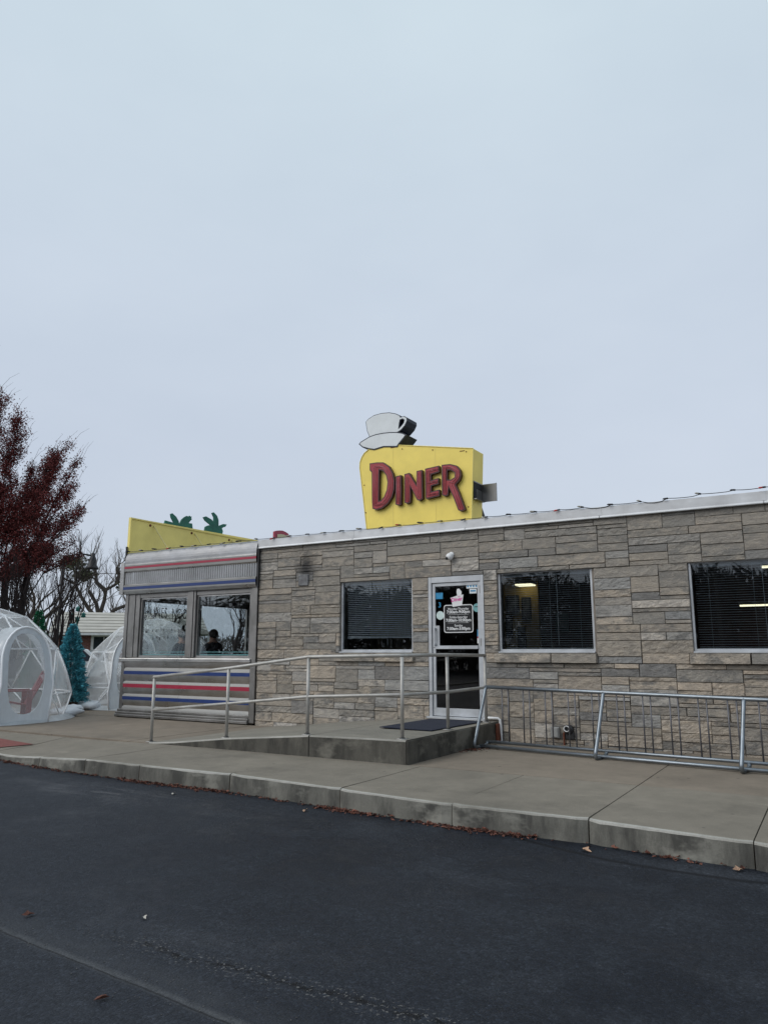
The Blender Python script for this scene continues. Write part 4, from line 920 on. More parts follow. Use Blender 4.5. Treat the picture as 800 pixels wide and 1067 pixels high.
L = {
'D': [[(-7.434,5.15),(-7.27,5.15),(-7.124,5.131),(-6.996,5.036),(-6.917,4.899),(-6.878,4.74),(-6.886,4.573),(-6.934,4.425),(-7.029,4.309),(-7.156,4.232),(-7.284,4.216),(-7.365,4.245),(-7.379,4.387),(-7.387,4.964),(-7.433,5.013)],
      [(-7.213,4.992),(-7.132,4.961),(-7.06,4.86),(-7.032,4.73),(-7.052,4.577),(-7.108,4.457),(-7.18,4.388),(-7.224,4.385),(-7.221,4.709)]],
'I': [[(-6.854,4.821),(-6.736,4.834),(-6.73,4.541),(-6.739,4.266),(-6.794,4.251),(-6.861,4.278)]],
'N': [[(-6.666,4.84),(-6.558,4.854),(-6.41,4.602),(-6.404,4.87),(-6.287,4.876),(-6.283,4.601),(-6.281,4.328),(-6.349,4.294),(-6.402,4.32),(-6.537,4.589),(-6.53,4.409),(-6.539,4.287),(-6.608,4.267),(-6.665,4.293)]],
'E': [[(-6.227,4.889),(-5.936,4.913),(-5.93,4.79),(-6.101,4.763),(-6.102,4.655),(-5.946,4.683),(-5.948,4.569),(-6.096,4.545),(-6.101,4.444),(-5.935,4.466),(-5.934,4.345),(-6.203,4.313),(-6.221,4.349)]],
'R': [[(-5.884,4.92),(-5.709,4.913),(-5.58,4.867),(-5.51,4.778),(-5.498,4.683),(-5.528,4.593),(-5.608,4.516),(-5.547,4.383),(-5.427,4.042),(-5.498,4.016),(-5.568,4.042),(-5.649,4.261),(-5.745,4.485),(-5.763,4.34),(-5.821,4.326),(-5.886,4.353)],
      [(-5.769,4.803),(-5.696,4.794),(-5.625,4.738),(-5.627,4.658),(-5.7,4.62),(-5.772,4.629)]]}
STROKE = {'D': [[(-7.30,5.07),(-7.15,5.05),(-7.03,4.95),(-6.96,4.80),(-6.955,4.62),(-7.01,4.44),(-7.12,4.33),(-7.29,4.30)],[(-7.31,5.05),(-7.305,4.30)]],
 'I': [[(-6.80,4.78),(-6.795,4.30)]], 'N': [[(-6.60,4.31),(-6.60,4.78),(-6.35,4.36),(-6.345,4.83)]],
 'E': [[(-5.98,4.85),(-6.165,4.83),(-6.165,4.38),(-5.98,4.40)],[(-6.165,4.61),(-5.99,4.625)]], 'R': [[(-5.83,4.38),(-5.825,4.86),(-5.68,4.85),(-5.57,4.77),(-5.565,4.64),(-5.65,4.56),(-5.72,4.57)],[(-5.67,4.53),(-5.50,4.06)]]}
for ch, polys in L.items():
    m = MB(); add2d(m, polys, SY-.075, SY-.001); o = m.build('letter_'+ch.lower(), M['letter_d'], sg, bevel=.003)
    m = MB(); add2d(m, polys, SY-.080, SY-.0755, 0, .022); m.build('letter_face', M['letter'], o)
    m = MB()
    for st_ in STROKE[ch]:
        for d in (-.022, .022):
            m.tube([(x+d, SY-.092, z-d*.3) for x, z in st_], .005, 6)
    m.build('neon_tube', M['neon'], o, True)
CUP = [(-7.585,6.035),(-7.529,6.086),(-7.396,6.143),(-7.219,6.158),(-7.045,6.143),(-6.894,6.094),(-6.800,6.040),(-6.785,6.005),(-6.71,6.015),(-6.645,5.97),(-6.640,5.905),(-6.69,5.815),(-6.78,5.735),(-6.863,5.700),(-7.153,5.700),(-7.461,5.672),(-7.494,5.716),(-7.551,5.842)]
CUPH = [(-6.795,5.945),(-6.745,5.955),(-6.712,5.930),(-6.722,5.885),(-6.765,5.835),(-6.825,5.79),(-6.812,5.87)]
SAU = [(-7.729,5.594),(-7.684,5.636),(-7.483,5.714),(-7.328,5.74),(-7.153,5.742),(-7.002,5.732),(-6.852,5.711),(-6.726,5.672),(-6.642,5.625),(-6.705,5.559),(-6.811,5.46),(-6.854,5.41),(-7.153,5.452),(-7.372,5.425),(-7.493,5.458),(-7.638,5.512)]
m = MB(); add2d(m, [CUP, CUPH], SY+.014, SY+.39); cu_ = m.build('cup', M['navy'], sg)
m = MB(); add2d(m, [CUP, CUPH], SY+.005, SY+.0135, 0, .015); m.build('cup_face', M['cupw'], cu_)
m = MB(); add2d(m, [SAU], SY-.012, SY+.41); sa_ = m.build('saucer', M['navy'], sg)
m = MB(); add2d(m, [SAU], SY-.020, SY-.0125, 0, .022); m.build('saucer_face', M['cupw'], sa_)
m = MB(); m.box(-5.330,-5.306,12.04,12.40,4.245,4.555, 0); m.box(-5.312,-5.296,12.03,12.41,4.555,4.575,1); m.box(-5.312,-5.25,12.03,12.41,4.235,4.25,1); m.box(-5.3055,-5.30,12.14,12.40,4.25,4.44,1)
m.box(-5.312,-5.02,12.412,12.425,4.245,4.575,1); m.box(-5.03,-5.02,12.39,12.412,4.245,4.575,1)
m.build('service_hatch', [M['dark'], M['steel_d']], sg)
for x in (-7.2,-6.4,-5.6): m = MB(); m.tube([(x,12.44,4.9),(x,13.6,3.63)], .03, 6); m.build('roof_brace', M['steel_d'], sg)

# left rooftop panel (seen from its braced back)
ps = thing('yellow_roof_panel', 'long flat yellow signboard seen from its braced back on the steel diner roof', 'sign', (-13.38,13.3,3.6))
m = MB(); m.add([(-13.40,11.27,3.60),(-13.40,15.9,3.60),(-13.40,15.9,4.575),(-13.40,11.27,4.53),(-13.355,11.27,3.60),(-13.355,15.9,3.60),(-13.355,15.9,4.575),(-13.355,11.27,4.53)],[(0,1,2,3)[::-1],(4,5,6,7)[::-1],(0,4,5,1),(3,2,6,7),(0,3,7,4),(1,5,6,2)][:])
m.build('board', M['yellow_b'], ps)
m = MB(); m.box(-13.354,-13.33,11.27,15.9,4.50,4.53); m.box(-13.354,-13.33,11.27,11.30,3.61,4.50); m.build('frame', M['yellow_b'], ps)
for y in (11.95,13.26,14.6):
    m = MB(); m.tube([(-13.345,y,4.43),(-12.75,y+.12,3.63)], .014, 6); m.ball((-13.35,y-.1,4.43),.03,8,5,1); m.build('brace', [simple('pale_yellow_rod',(.6,.52,.22),.6), M['rust']], ps)
PALM1 = [(12.31,4.50),(12.35,4.631),(12.548,4.619),(12.626,4.607),(12.525,4.733),(12.504,4.811),(12.564,4.837),(12.692,4.77),(12.776,4.677),(12.797,4.597),(12.867,4.726),(12.95,4.80),(13.035,4.848),(13.10,4.838),(13.13,4.868),(13.16,4.845),(13.196,4.861),(13.186,4.81),(13.21,4.79),(13.15,4.73),(13.11,4.679),(13.224,4.684),(13.263,4.50),(12.801,4.45),(12.431,4.46)]
PALM2 = [(13.646,4.50),(13.675,4.664),(13.76,4.71),(13.859,4.74),(13.665,4.823),(13.592,4.898),(13.692,4.939),(13.902,4.884),(13.975,4.832),(13.968,4.957),(13.892,5.057),(13.96,5.086),(14.088,5.013),(14.147,4.909),(14.156,4.759),(14.33,4.835),(14.457,4.841),(14.406,4.77),(14.34,4.75),(14.283,4.714),(14.323,4.644),(14.291,4.50),(13.921,4.45)]
for P_, lab in ((PALM1, 'green palm leaf cutout nearer the roof corner on the yellow board'), (PALM2, 'taller green palm leaf cutout farther along the yellow board')):
    vs, fs = curve_shape([ccw(P_)], .03); m = MB(); m.add([(-13.425+p[2], p[0], p[1]) for p in vs], fs)
    cy_ = sum(p[0] for p in P_)/len(P_); tag(m.build('palm_cutout', M['palm'], loc=(-13.425,cy_,4.5)), lab, 'palm cutout', 'palm cutouts above the yellow board')
RED = [(16.34,4.60),(16.34,4.911),(16.45,4.95),(16.564,4.97),(16.70,4.985),(16.839,4.965),(16.96,4.93),(17.039,4.85),(17.06,4.60)]
RIN = [(16.45,4.60),(16.45,4.84),(16.60,4.87),(16.75,4.875),(16.88,4.84),(16.95,4.76),(16.96,4.60)]
rs = thing('red_roof_letter', 'red arched sign letter top peeking over the roof edge behind the steel diner', 'sign letter', (-13.37,16.7,4.3))
m = MB(); vs, fs = curve_shape([ccw([(a,b-.0) for a,b in RED[1:-1]]+[(17.06,4.3),(16.34,4.3)])], .06); m.add([(-13.37+p[2], p[0], p[1]) for p in vs], fs); m.build('rim', M['red'], rs)
m = MB(); vs, fs = curve_shape([ccw([(a,b) for a,b in RIN[1:-1]]+[(16.96,4.32),(16.45,4.32)])], .01); m.add([(-13.33+p[2], p[0], p[1]) for p in vs], fs); m.build('face', simple('cream_face',(.55,.5,.32),.5), rs)
m = MB(); m.tube([(-13.37,16.7,3.3),(-13.37,16.7,4.32)], .04, 8); m.build('post', M['steel_d'], rs)
m = MB(); m.box(-13.3,-9.6,15.62,18.95,.2,3.55); tag(m.build('rear_annex', M['mortar'], loc=(-11.4,17.3,.2)), 'plain rear block behind the steel diner car', 'building')

# ================================================================= STRING LIGHTS
sl = thing('string_lights', 'string of small unlit bulbs clipped along the whole roof edge', 'string lights', (-5,FY-.05,3.73))
xs = []; x = -13.25; r = random.Random(12)
while x < 5.5: xs.append(x); x += r.uniform(.37,.45)
pts = []
for a, b in zip(xs, xs[1:]):
    sag = r.choice([.008,.012,.02,.035]) if a > -4.5 else r.choice([.003,.008,.012])
    for i in range(4): t = i/4; pts.append((a+(b-a)*t, FY-.062, 3.738-4*sag*t*(1-t)+ (.035 if a > -2.2 else 0)*min(1,(a+2.2)/1.0) ))
m = MB(); m.tube(pts, .0055, 5); m.build('wire', M['black'], sl)
for i, x in enumerate(xs[:-1]):
    up = (.035*min(1,max(0,(x+2.2)))) if x > -2.2 else 0
    m = MB(); dx = r.uniform(-.03,.03)-.03; dz = r.uniform(-.015,.01)
    m.tube([(x,FY-.062,3.738+up),(x+dx*.5-.02,FY-.085,3.738+up+dz)], .013, 6, 0); m.tube([(x+dx*.5-.02,FY-.085,3.738+up+dz),(x+dx-.03,FY-.105,3.735+up+dz*1.6),(x+dx-.05,FY-.12,3.732+up+dz*2)], [.012,.014,.004], 6, 1)
    m.build('bulb', [M['black'], M['tact_dk'] if i % 7 == 3 else (M['bulbc'] if i % 2 else M['black'])], sl)

# ================================================================= DOME TENTS
def dome(cx, cy, rad, ang, labels, seed):
    t = thing('dome_tent', labels, 'tent', (cx,cy,.19), 'clear plastic dome tents')
    rr = random.Random(seed); H = .42; z0 = .195; apex = z0+H+rad
    def P(th, ph, k=1.): return Vector((cx+rad*k*math.sin(th)*math.cos(ph), cy+rad*k*math.sin(th)*math.sin(ph), z0+H+rad*k*math.cos(th)))
    rings = [[P(0,0)]]; o0 = ang
    rings.append([P(R(30), o0+R(72*i)) for i in range(5)])
    rings.append([P(R(59), o0+R(36*i)) for i in range(10)])
    rings.append([P(R(87), o0+R(36*i+18)) for i in range(10)])
    base = []
    for i in range(10):
        ph = o0+R(36*i); base.append(Vector((cx+rad*.965*math.cos(ph), cy+rad*.965*math.sin(ph), z0)))
    rings.append(base)
    T = []
    for i in range(5): T.append((rings[0][0], rings[1][i], rings[1][(i+1)%5]))
    for i in range(5):
        a, b = rings[1][i], rings[1][(i+1)%5]; c = [rings[2][(2*i+k)%10] for k in range(3)]
        T += [(a, c[0], c[1]), (a, c[1], b), (b, c[1], c[2])]
    for q in (2, 3):
        for i in range(10):
            if q == 2: a, b, c, d = rings[2][i], rings[2][(i+1)%10], rings[3][i], rings[3][(i+1)%10]; T += [(a, c, b), (b, c, d)]
            else: a, b, c, d = rings[3][i], rings[3][(i+1)%10], rings[4][(i+1)%10], rings[4][(i+2)%10]; T += [(a, c, b), (b, c, d)]
    dd = Vector((math.cos(ang), math.sin(ang), 0)); sd = Vector((-dd.y, dd.x, 0)); dc = Vector((cx, cy, 0))
    def indoor(p): q = p-dc; return abs(q.dot(sd)) < .42 and q.dot(dd) > 0 and p.z < z0+1.75
    m = MB(); n = 7; ctr = Vector((cx, cy, z0+H))
    for a, b, c in T:
        idx = {}; vs = []
        for i in range(n+1):
            for j in range(n+1-i):
                w0, w1, w2 = 1-(i+j)/n, i/n, j/n; p = a*w0+b*w1+c*w2
                dirn = (p-ctr); L_ = dirn.length; e = min(w0, w1, w2)
                tgt = p if p.z < z0+H else ctr+dirn/L_*rad
                p = p.lerp(tgt, .30)+dirn/L_*(.012*noise.noise(p*3+Vector((seed,0,0)))*(e > .01)+.018)
                idx[(i,j)] = len(vs); vs.append(p)
        fs = []
        for i in range(n):
            for j in range(n-i):
                tri = (idx[(i,j)], idx[(i+1,j)], idx[(i,j+1)])
                if not indoor(sum((vs[k] for k in tri), Vector())/3): fs.append(tri)
                if i+j < n-1:
                    tri = (idx[(i+1,j)], idx[(i+1,j+1)], idx[(i,j+1)])
                    if not indoor(sum((vs[k] for k in tri), Vector())/3): fs.append(tri)
        m.add(vs, fs)
    # weld and keep only the one connected sheet
    key = {}; mp = []; nv = []
    for p in m.v:
        k = (round(p[0], 3), round(p[1], 3), round(p[2], 3))
        if k not in key: key[k] = len(nv); nv.append(p)
        mp.append(key[k])
    par = list(range(len(nv)))
    def fnd(a):
        while par[a] != a: par[a] = par[par[a]]; a = par[a]
        return a
    F_ = [tuple(mp[i] for i in f) for f in m.f]
    for f in F_:
        for q in f[1:]: par[fnd(q)] = fnd(f[0])
    cnt = {}
    for f in F_: cnt[fnd(f[0])] = cnt.get(fnd(f[0]), 0)+1
    best = max(cnt, key=cnt.get); F_ = [f for f in F_ if fnd(f[0]) == best and len(set(f)) == 3]
    used = sorted({i for f in F_ for i in f}); ix = {u_: k for k, u_ in enumerate(used)}
    print('film pieces', sorted(cnt.values()))
    m.v = [nv[u_] for u_ in used]; m.f = [tuple(ix[i] for i in f) for f in F_]; m.m = [0]*len(F_)
    m.build('film', M['film'], t, True)
    m = MB(); done = set()
    for tri in T:
        for a, b in ((tri[0],tri[1]),(tri[1],tri[2]),(tri[2],tri[0])):
            k = tuple(sorted((tuple(round(x,3) for x in a), tuple(round(x,3) for x in b))))
            if k in done: continue
            done.add(k)
            if indoor((a+b)/2): continue
            m.tube([a, (a+b)/2+((a+b)/2-ctr).normalized()*.02, b], .015, 6)
    m.build('frame', M['tube'], t, True)
    # entrance
    def D(s, z, k): p = dc+dd*k+sd*s; return (p.x, p.y, z0+z)
    k0 = rad*.99+.02; 
    def arch(w, h, n=14, b=.02):
        pts = [(-w, b)]+[(-w*(1+.10*math.sin(math.pi*min(1,q/.62))), b+(h*.62-b)*q) for q in (.33,.66)]
        for i in range(n+1):
            a = math.pi-math.pi*i/n; pts.append((w*math.cos(a), h*.62+h*.38*math.sin(a)))
        pts += [(w*(1+.10), h*.42), (w*1.05, h*.2), (w, b)]
        return pts
    ao = arch(.51, 1.84)
    def oval(w, zc, hz, n=28):
        pts = []
        for i in range(n):
            a = 2*math.pi*i/n; c, s = math.cos(a), math.sin(a)
            pts.append((w*math.copysign(abs(c)**.8, c), zc+hz*math.copysign(abs(s)**.8, s)))
        return pts
    win = oval(.385, .95, .77)
    vs, fs = curve_shape([ccw(ao), ccw(win)[::-1]], .02); m = MB(); m.add([D(p[0], p[1], k0+p[2]-.16*max(0,(p[1]-.9))) for p in vs], fs); m.build('door_panel', M['filmw'], t)
    m = MB(); vs, fs = curve_shape([ccw(win)], .004); m.add([D(p[0], p[1], k0+p[2]-.16*max(0,(p[1]-.9))) for p in vs], fs); m.build('door_window', M['filmc'], t)
    m = MB()
    for (s0, h0), (s1, h1) in zip(ao, ao[1:]):
        q0 = k0-.16*max(0,h0-.9); q1 = k0-.16*max(0,h1-.9)
        b0 = max(.6, rad*.9-.55*max(0, h0-.9)); b1 = max(.6, rad*.9-.55*max(0, h1-.9))
        m.quad(D(s0,h0,q0), D(s1,h1,q1), D(s1,h1,b1), D(s0,h0,b0))
    m.build('door_tunnel', M['filmw'], t, True)
    m = MB(); m.tube([D(s,h,k0+.015-.16*max(0,h-.9)) for s, h in ao], .020, 8); m.build('door_arch', M['tube'], t, True)
    m = MB()   # skirt on the ground
    for i in range(40):
        a0, a1 = 2*math.pi*i/40, 2*math.pi*(i+1)/40
        def S(a, k, z): w = noise.noise((a*3, seed, k)); return (cx+(rad*.965*k+.03*w)*math.cos(a), cy+(rad*.965*k+.03*w)*math.sin(a), z)
        m.quad(S(a0,1.0,z0+.10), S(a0,1.10,.200), S(a1,1.10,.200), S(a1,1.0,z0+.10))
    m.build('skirt', M['filmw'], t, True)
    return t
dome(-15.42, 9.22, 1.93, R(-2), 'nearest clear plastic dome tent with an oval door window, at the left edge', 1)
dome(-15.35, 14.05, 1.80, R(-58), 'clear plastic dome tent standing against the end of the steel diner', 2)
for i, (x, y, rz, s, lab) in enumerate([(-14.35,10.75,.9,1,'white sandbag at the right foot of the nearest dome tent'),(-14.95,11.35,.3,.8,'small white sandbag lying before the blue christmas tree'),(-16.05,12.55,1.2,1.,'white sandbag at the left foot of the far dome tent'),(-15.45,12.2,.6,.8,'white sandbag in front of the far dome tent')]):
    m = MB(); m.ball((0,0,.09), 1, 18, 10, 0, (.34*s,.20*s,.09)); mm = Matrix.Rotation(rz,3,'Z')
    out = []
    for p in m.v:
        v = Vector(p)+Vector((0,0,.03*noise.noise(Vector(p)*9+Vector((i*7,0,0))))); v.x *= 1+.15*noise.noise(Vector(p)*6); v.z = max(.0, v.z); v = mm @ v; out.append((v.x+x, v.y+y, v.z+.205))
    m.v = out; tag(m.build('sandbag', M['bag'], loc=(x,y,.2), smooth=True), lab, 'sandbag', 'white sandbags around the dome tents')
# red chair in the near dome
ch = thing('red_lounge_chair', 'red plastic adirondack chair inside the nearest dome tent', 'chair', (-15.05,9.95,.2), rz=R(-25))
m = MB(); m.add([(-.28,-.3,.38),(.28,-.3,.38),(.28,.25,.26),(-.28,.25,.26),(-.28,-.3,.35),(.28,-.3,.35),(.28,.25,.23),(-.28,.25,.23)],[(0,1,2,3),(7,6,5,4),(0,4,5,1),(1,5,6,2),(2,6,7,3),(3,7,4,0)]); m.build('seat', M['redplastic'], ch)
m = MB()
for i in range(5): x = -.24+.12*i; h = .95-.05*abs(i-2); m.add([(x-.05,.24,.26),(x+.05,.24,.26),(x+.06,.52,h),(x-.06,.52,h),(x-.05,.27,.26),(x+.05,.27,.26),(x+.06,.55,h),(x-.06,.55,h)],[(0,1,2,3),(7,6,5,4),(0,4,5,1),(1,5,6,2),(2,6,7,3),(3,7,4,0)])
m.build('backrest', M['redplastic'], ch)
for s in (-1,1):
    m = MB(); m.box(s*.36-.06, s*.36+.06, -.35, .35, .54, .565); m.build('armrest', M['redplastic'], ch)
    m = MB(); m.box(s*.33-.02, s*.33+.02, -.34, -.24, 0, .54); m.build('leg', M['redplastic'], ch)
    m = MB(); m.box(s*.33-.02, s*.33+.02, .20, .30, 0, .54); m.build('leg', M['redplastic'], ch)

# ================================================================= CHRISTMAS TREES
def tinsel(name, x, y, z0, h, w, mat, lab, seed, n=5200):
    t = thing(name, lab, 'christmas tree', (x,y,z0)); r = random.Random(seed)
    m = MB(); m.tube([(x,y,z0),(x,y,z0+h*.97)], [.03,.008], 6); m.build('trunk', M['bark'], t)
    m = MB(); tiers = 11
    for k in range(n):
        q = r.random()**.72; z = h*(.10+.90*(1-q)); R0 = w/2*(1-z/h)**.62*1.0+.01
        tier = .90+.10*math.cos((z/h)*tiers*6.283); br = 12; a = r.random()*6.283; lob = .88+.12*math.cos(a*br+z*9)+.16*noise.noise((a*2.2, z*5, seed))
        rad = R0*tier*lob*(r.random()**.28)*r.uniform(.9,1.08); c = Vector((x+rad*math.cos(a), y+rad*math.sin(a), z0+z-.05*rad))
        s = r.uniform(.018,.042); d = Vector((math.cos(a), math.sin(a), r.uniform(-.3,.9))).normalized(); e = Vector((r.gauss(0,1), r.gauss(0,1), r.gauss(0,1))).normalized(); f = d.cross(e).normalized()
        m.add([c-f*s*.4, c+f*s*.4, c+d*s*1.7+f*s*.2, c+d*s*1.7-f*s*.2], [(0,1,2,3)])
    m.build('foliage', mat, t)
    m = MB(); m.lathe([(.001,-.02),(.20,-.02),(.24,.22),(.22,.22),(.20,.18),(.001,.18)], x, y, 16, 0, z0-.0); m.build('pot', M['pot'], t, True)
    return t
tinsel('blue_christmas_tree', -15.95, 11.95, .21, 2.0, 1.08, M['teal'], 'teal blue artificial christmas tree in a pot between the two dome tents', 3, 14000)
tinsel('green_christmas_tree', -17.35, 11.97, .21, 2.40, .85, M['gtree'], 'green artificial christmas tree whose tip rises behind the nearest dome tent', 4, 8000)
tinsel('green_christmas_tree', -17.3, 9.7, .21, 1.9, 1.3, M['gtree'], 'wide dark green christmas tree seen through the nearest dome tent', 6, 5000)
# fence behind the tents
fn = thing('patio_fence', 'low dark picket fence with pale cap rail behind the dome tents', 'fence', (-18.6,12,.2))
m = MB(); m.box(-18.63,-18.57,4.0,19.5,.80,.86); m.box(-18.63,-18.57,4.0,19.5,.30,.34); m.build('rail', M['grey'], fn)
m = MB(); y = 4.0
while y < 19.5: m.box(-18.615,-18.585,y,y+.055,.2,.80); y += .10
o = m.build('picket', M['black'], fn); o['kind'] = 'stuff'

# ================================================================= STREET LAMP, TEAL POST
lp = thing('street_lamp', 'tall dark street lamp with a hanging bell shade beyond the dome tents', 'street lamp', (-29.2,21.1,0))
m = MB(); m.tube([(-29.2,21.1,0),(-29.2,21.1,5.8)], [.075,.05], 10); m.build('pole', M['black'], lp, True)
a = Vector((-29.2,21.1,5.75)); b = Vector((-28.45,22.06,5.75)); d = (b-a)
m = MB(); m.tube([a-Vector((0,0,.5)), a+d*.3+Vector((0,0,-.1)), a+d*.7+Vector((0,0,.12)), b+Vector((0,0,.06))], .028, 8); m.tube([a, a+d*.6+Vector((0,0,.15)), b+Vector((0,0,.1))], .03, 8); m.build('arm', M['black'], lp, True)
m = MB(); m.lathe([(.03,.22),(.09,.18),(.10,.05),(.13,.0),(.16,-.08),(.17,-.30),(.24,-.42),(.30,-.52),(.28,-.52),(.16,-.34),(.001,-.30)], b.x, b.y, 18, 0, b.z); m.build('shade', M['black'], lp, True)
tp = thing('teal_ornament_post', 'slim post topped with a teal three lobed lantern ornament', 'post', (-24.1,18.2,0))
m = MB(); m.tube([(-24.1,18.2,0),(-24.1,18.2,2.75)], .035, 8); m.build('post', M['teal_post'], tp, True)
for dx, dz in ((-.2,2.85),(.2,2.9),(0,3.12),(0,2.75)):
    m = MB(); cx_, cy_ = -24.1+dx*.6, 18.2+dx*.8
    m.lathe([(.01,.12),(.03,.09),(.10,.05),(.07,.0),(.09,-.06),(.04,-.08),(.01,-.09)], cx_, cy_, 12, 0, dz); m.build('lantern', M['teal_post'], tp, True)

# ================================================================= HOUSE, CAR
HL=7.4
hs_ = thing('brick_house', 'low red brick house with a cream panelled roof behind the dome tents', 'house', (-37.0,27.1,0), rz=math.atan2(31.556-26.595, -33.47+37.533))
ORG[hs_] = Vector((0,0,0))
hops = [(1.55,2.75,.9,2.45),(3.55,4.9,.9,2.45),(5.6,6.8,.9,2.45)]
m = MB(); wall_core(m, -.2, HL, 0, 2.7, hops, 0, .25); m.box(-.2,-.0,.252,8,0,2.7); m.box(HL-.2,HL,.252,8,0,2.7); m.box(.0,HL-.2,7.8,8,0,2.7); m.build('wall', M['brick'], hs_)
m = MB(); rows = 7
for i in range(rows):
    z0 = 2.62+1.35*i/rows; z1 = 2.62+1.35*(i+1)/rows; y0 = -.6+4.6*i/rows; y1 = -.6+4.6*(i+1)/rows
    m.quad((-.7,y0,z0+.03),(HL+.5,y0,z0+.03),(HL+.5,y1,z1),(-.7,y1,z1), 0); m.quad((-.7,y0,z0-.02),(HL+.5,y0,z0-.02),(HL+.5,y0,z0+.03),(-.7,y0,z0+.03), 1)
m.quad((-.7,4.0,3.97),(HL+.5,4.0,3.97),(HL+.5,8.6,2.62),(-.7,8.6,2.62), 0)
m.add([(-.7,-.6,2.60),(-.7,8.6,2.60),(-.7,4,3.96)], [(0,1,2)], 2); m.add([(HL+.5,-.6,2.60),(HL+.5,8.6,2.60),(HL+.5,4,3.96)], [(0,1,2)], 2)
m.box(-.7,HL+.5,-.62,-.58,2.48,2.60,2); m.quad((-.7,-.6,2.50),(HL+.5,-.6,2.50),(HL+.5,0,2.50),(-.7,0,2.50),2)
m.build('roof', [M['shingle'], simple('roof_seam',(.22,.205,.18),.9), M['trim']], hs_)
m = MB(); m.add([(4.3,-1.8,2.55),(8.1,-1.8,2.55),(6.2,-1.8,3.4),(4.3,1.5,2.55),(8.1,1.5,2.55),(6.2,1.5,3.4)],[(0,1,2),(0,2,5,3),(1,4,5,2),(0,3,4,1)]); m.build('porch_roof', M['shingle'], hs_)
for x in (4.6,7.8): m = MB(); m.box(x-.07,x+.07,-1.7,-1.56,0,2.55); m.build('porch_post', M['trim'], hs_)
for x0, x1, z0, z1 in hops:
    m = MB(); m.box(x0-.08,x0+.06,-.04,.08,z0-.05,z1+.05); m.box(x1-.06,x1+.08,-.04,.08,z0-.05,z1+.05); m.box(x0+.06,x1-.06,-.035,.08,z0-.05,z0+.05); m.box(x0+.06,x1-.06,-.035,.08,z1-.05,z1+.05); m.box(x0+.06,x1-.06,-.02,.06,(z0+z1)/2-.03,(z0+z1)/2+.03); m.box((x0+x1)/2-.03,(x0+x1)/2+.03,-.021,.06,z0+.05,z1-.05)
    w = m.build('window', M['trim'], hs_); m = MB(); m.box(x0+.05,x1-.05,.065,.075,z0+.04,z1-.04); m.build('pane', simple('dark_pane',(.03,.04,.045),.1,bmp=0), w)
# car
car = thing('parked_car', 'white suv parked in front of the brick house, partly behind the blue tree', 'car', (-29.6,22.3,.0), rz=math.atan2(31.556-26.595, -33.47+37.533))
ORG[car] = Vector((0,0,0))
prof = [(-2.3,.45),(-2.32,.85),(-2.2,1.12),(-1.95,1.62),(-1.6,1.74),(.35,1.74),(.6,1.66),(1.2,1.16),(2.1,1.02),(2.32,.85),(2.34,.45)]
def car_sec(prof, hw, inset):
    vs = []
    for s in (-1, 1):
        for x, z in prof: vs.append((x, s*(hw-(inset if z > 1.2 else 0)), z))
    n = len(prof); fs = [tuple(range(n)), tuple(range(2*n-1, n-1, -1))]+[(i, n+i, n+(i+1)%n, (i+1)%n) for i in range(n)]; return vs, fs
m = MB(); m.add(*car_sec(prof, .93, .12)); bd = m.build('body', M['carw'], car, bevel=.05, seg=3)
for s in (-1,1):
    for x0, x1, x2, x3 in ((-1.85,-1.05,-1.05,-1.62),(-.98,-.15,-.15,-.98),(-.08,.95,.42,-.08)):
        m = MB(); y = s*.935; y2 = s*.825; m.add([(x0,y,1.16),(x1,y,1.16),(x2,y2,1.64),(x3,y2,1.64)], [(0,1,2,3)]); m.v = [(p[0],p[1]+s*.004,p[2]) for p in m.v]; m.build('side_window', M['navy'], car)
m = MB(); m.add([(1.16,-.78,1.21),(1.16,.78,1.21),(.66,.72,1.66),(.66,-.72,1.66)], [(0,1,2,3)]); m.v = [(p[0]+.02,p[1],p[2]+.01) for p in m.v]; m.build('windscreen', M['navy'], car)
for x in (-1.45, 1.45):
    for s in (-1,1):
        m = MB(); m.lathe([(.001,-.11),(.30,-.11),(.345,-.08),(.345,.08),(.30,.11),(.001,.11)], 0, 0, 22); m.v = [(x+a, s*.86+c, .345+b) for a,b,c in m.v]; w = m.build('wheel', M['rubber'], car, True)
        m = MB(); m.lathe([(.001,.0),(.20,.0),(.22,.02)], 0, 0, 16); m.v = [(x+a, s*.975+c*.5, .345+b) for a,b,c in m.v]; m.build('rim', M['steel'], w)
for s in (-1,1):
    m = MB(); m.box(2.27,2.36,s*.75-.14,s*.75+.14,.72,.86); m.build('headlight', M['bulbc'], car); m = MB(); m.box(.75,.92,s*1.0-.09,s*1.0+.09,1.12,1.28); m.build('mirror', M['black'], car, bevel=.02)

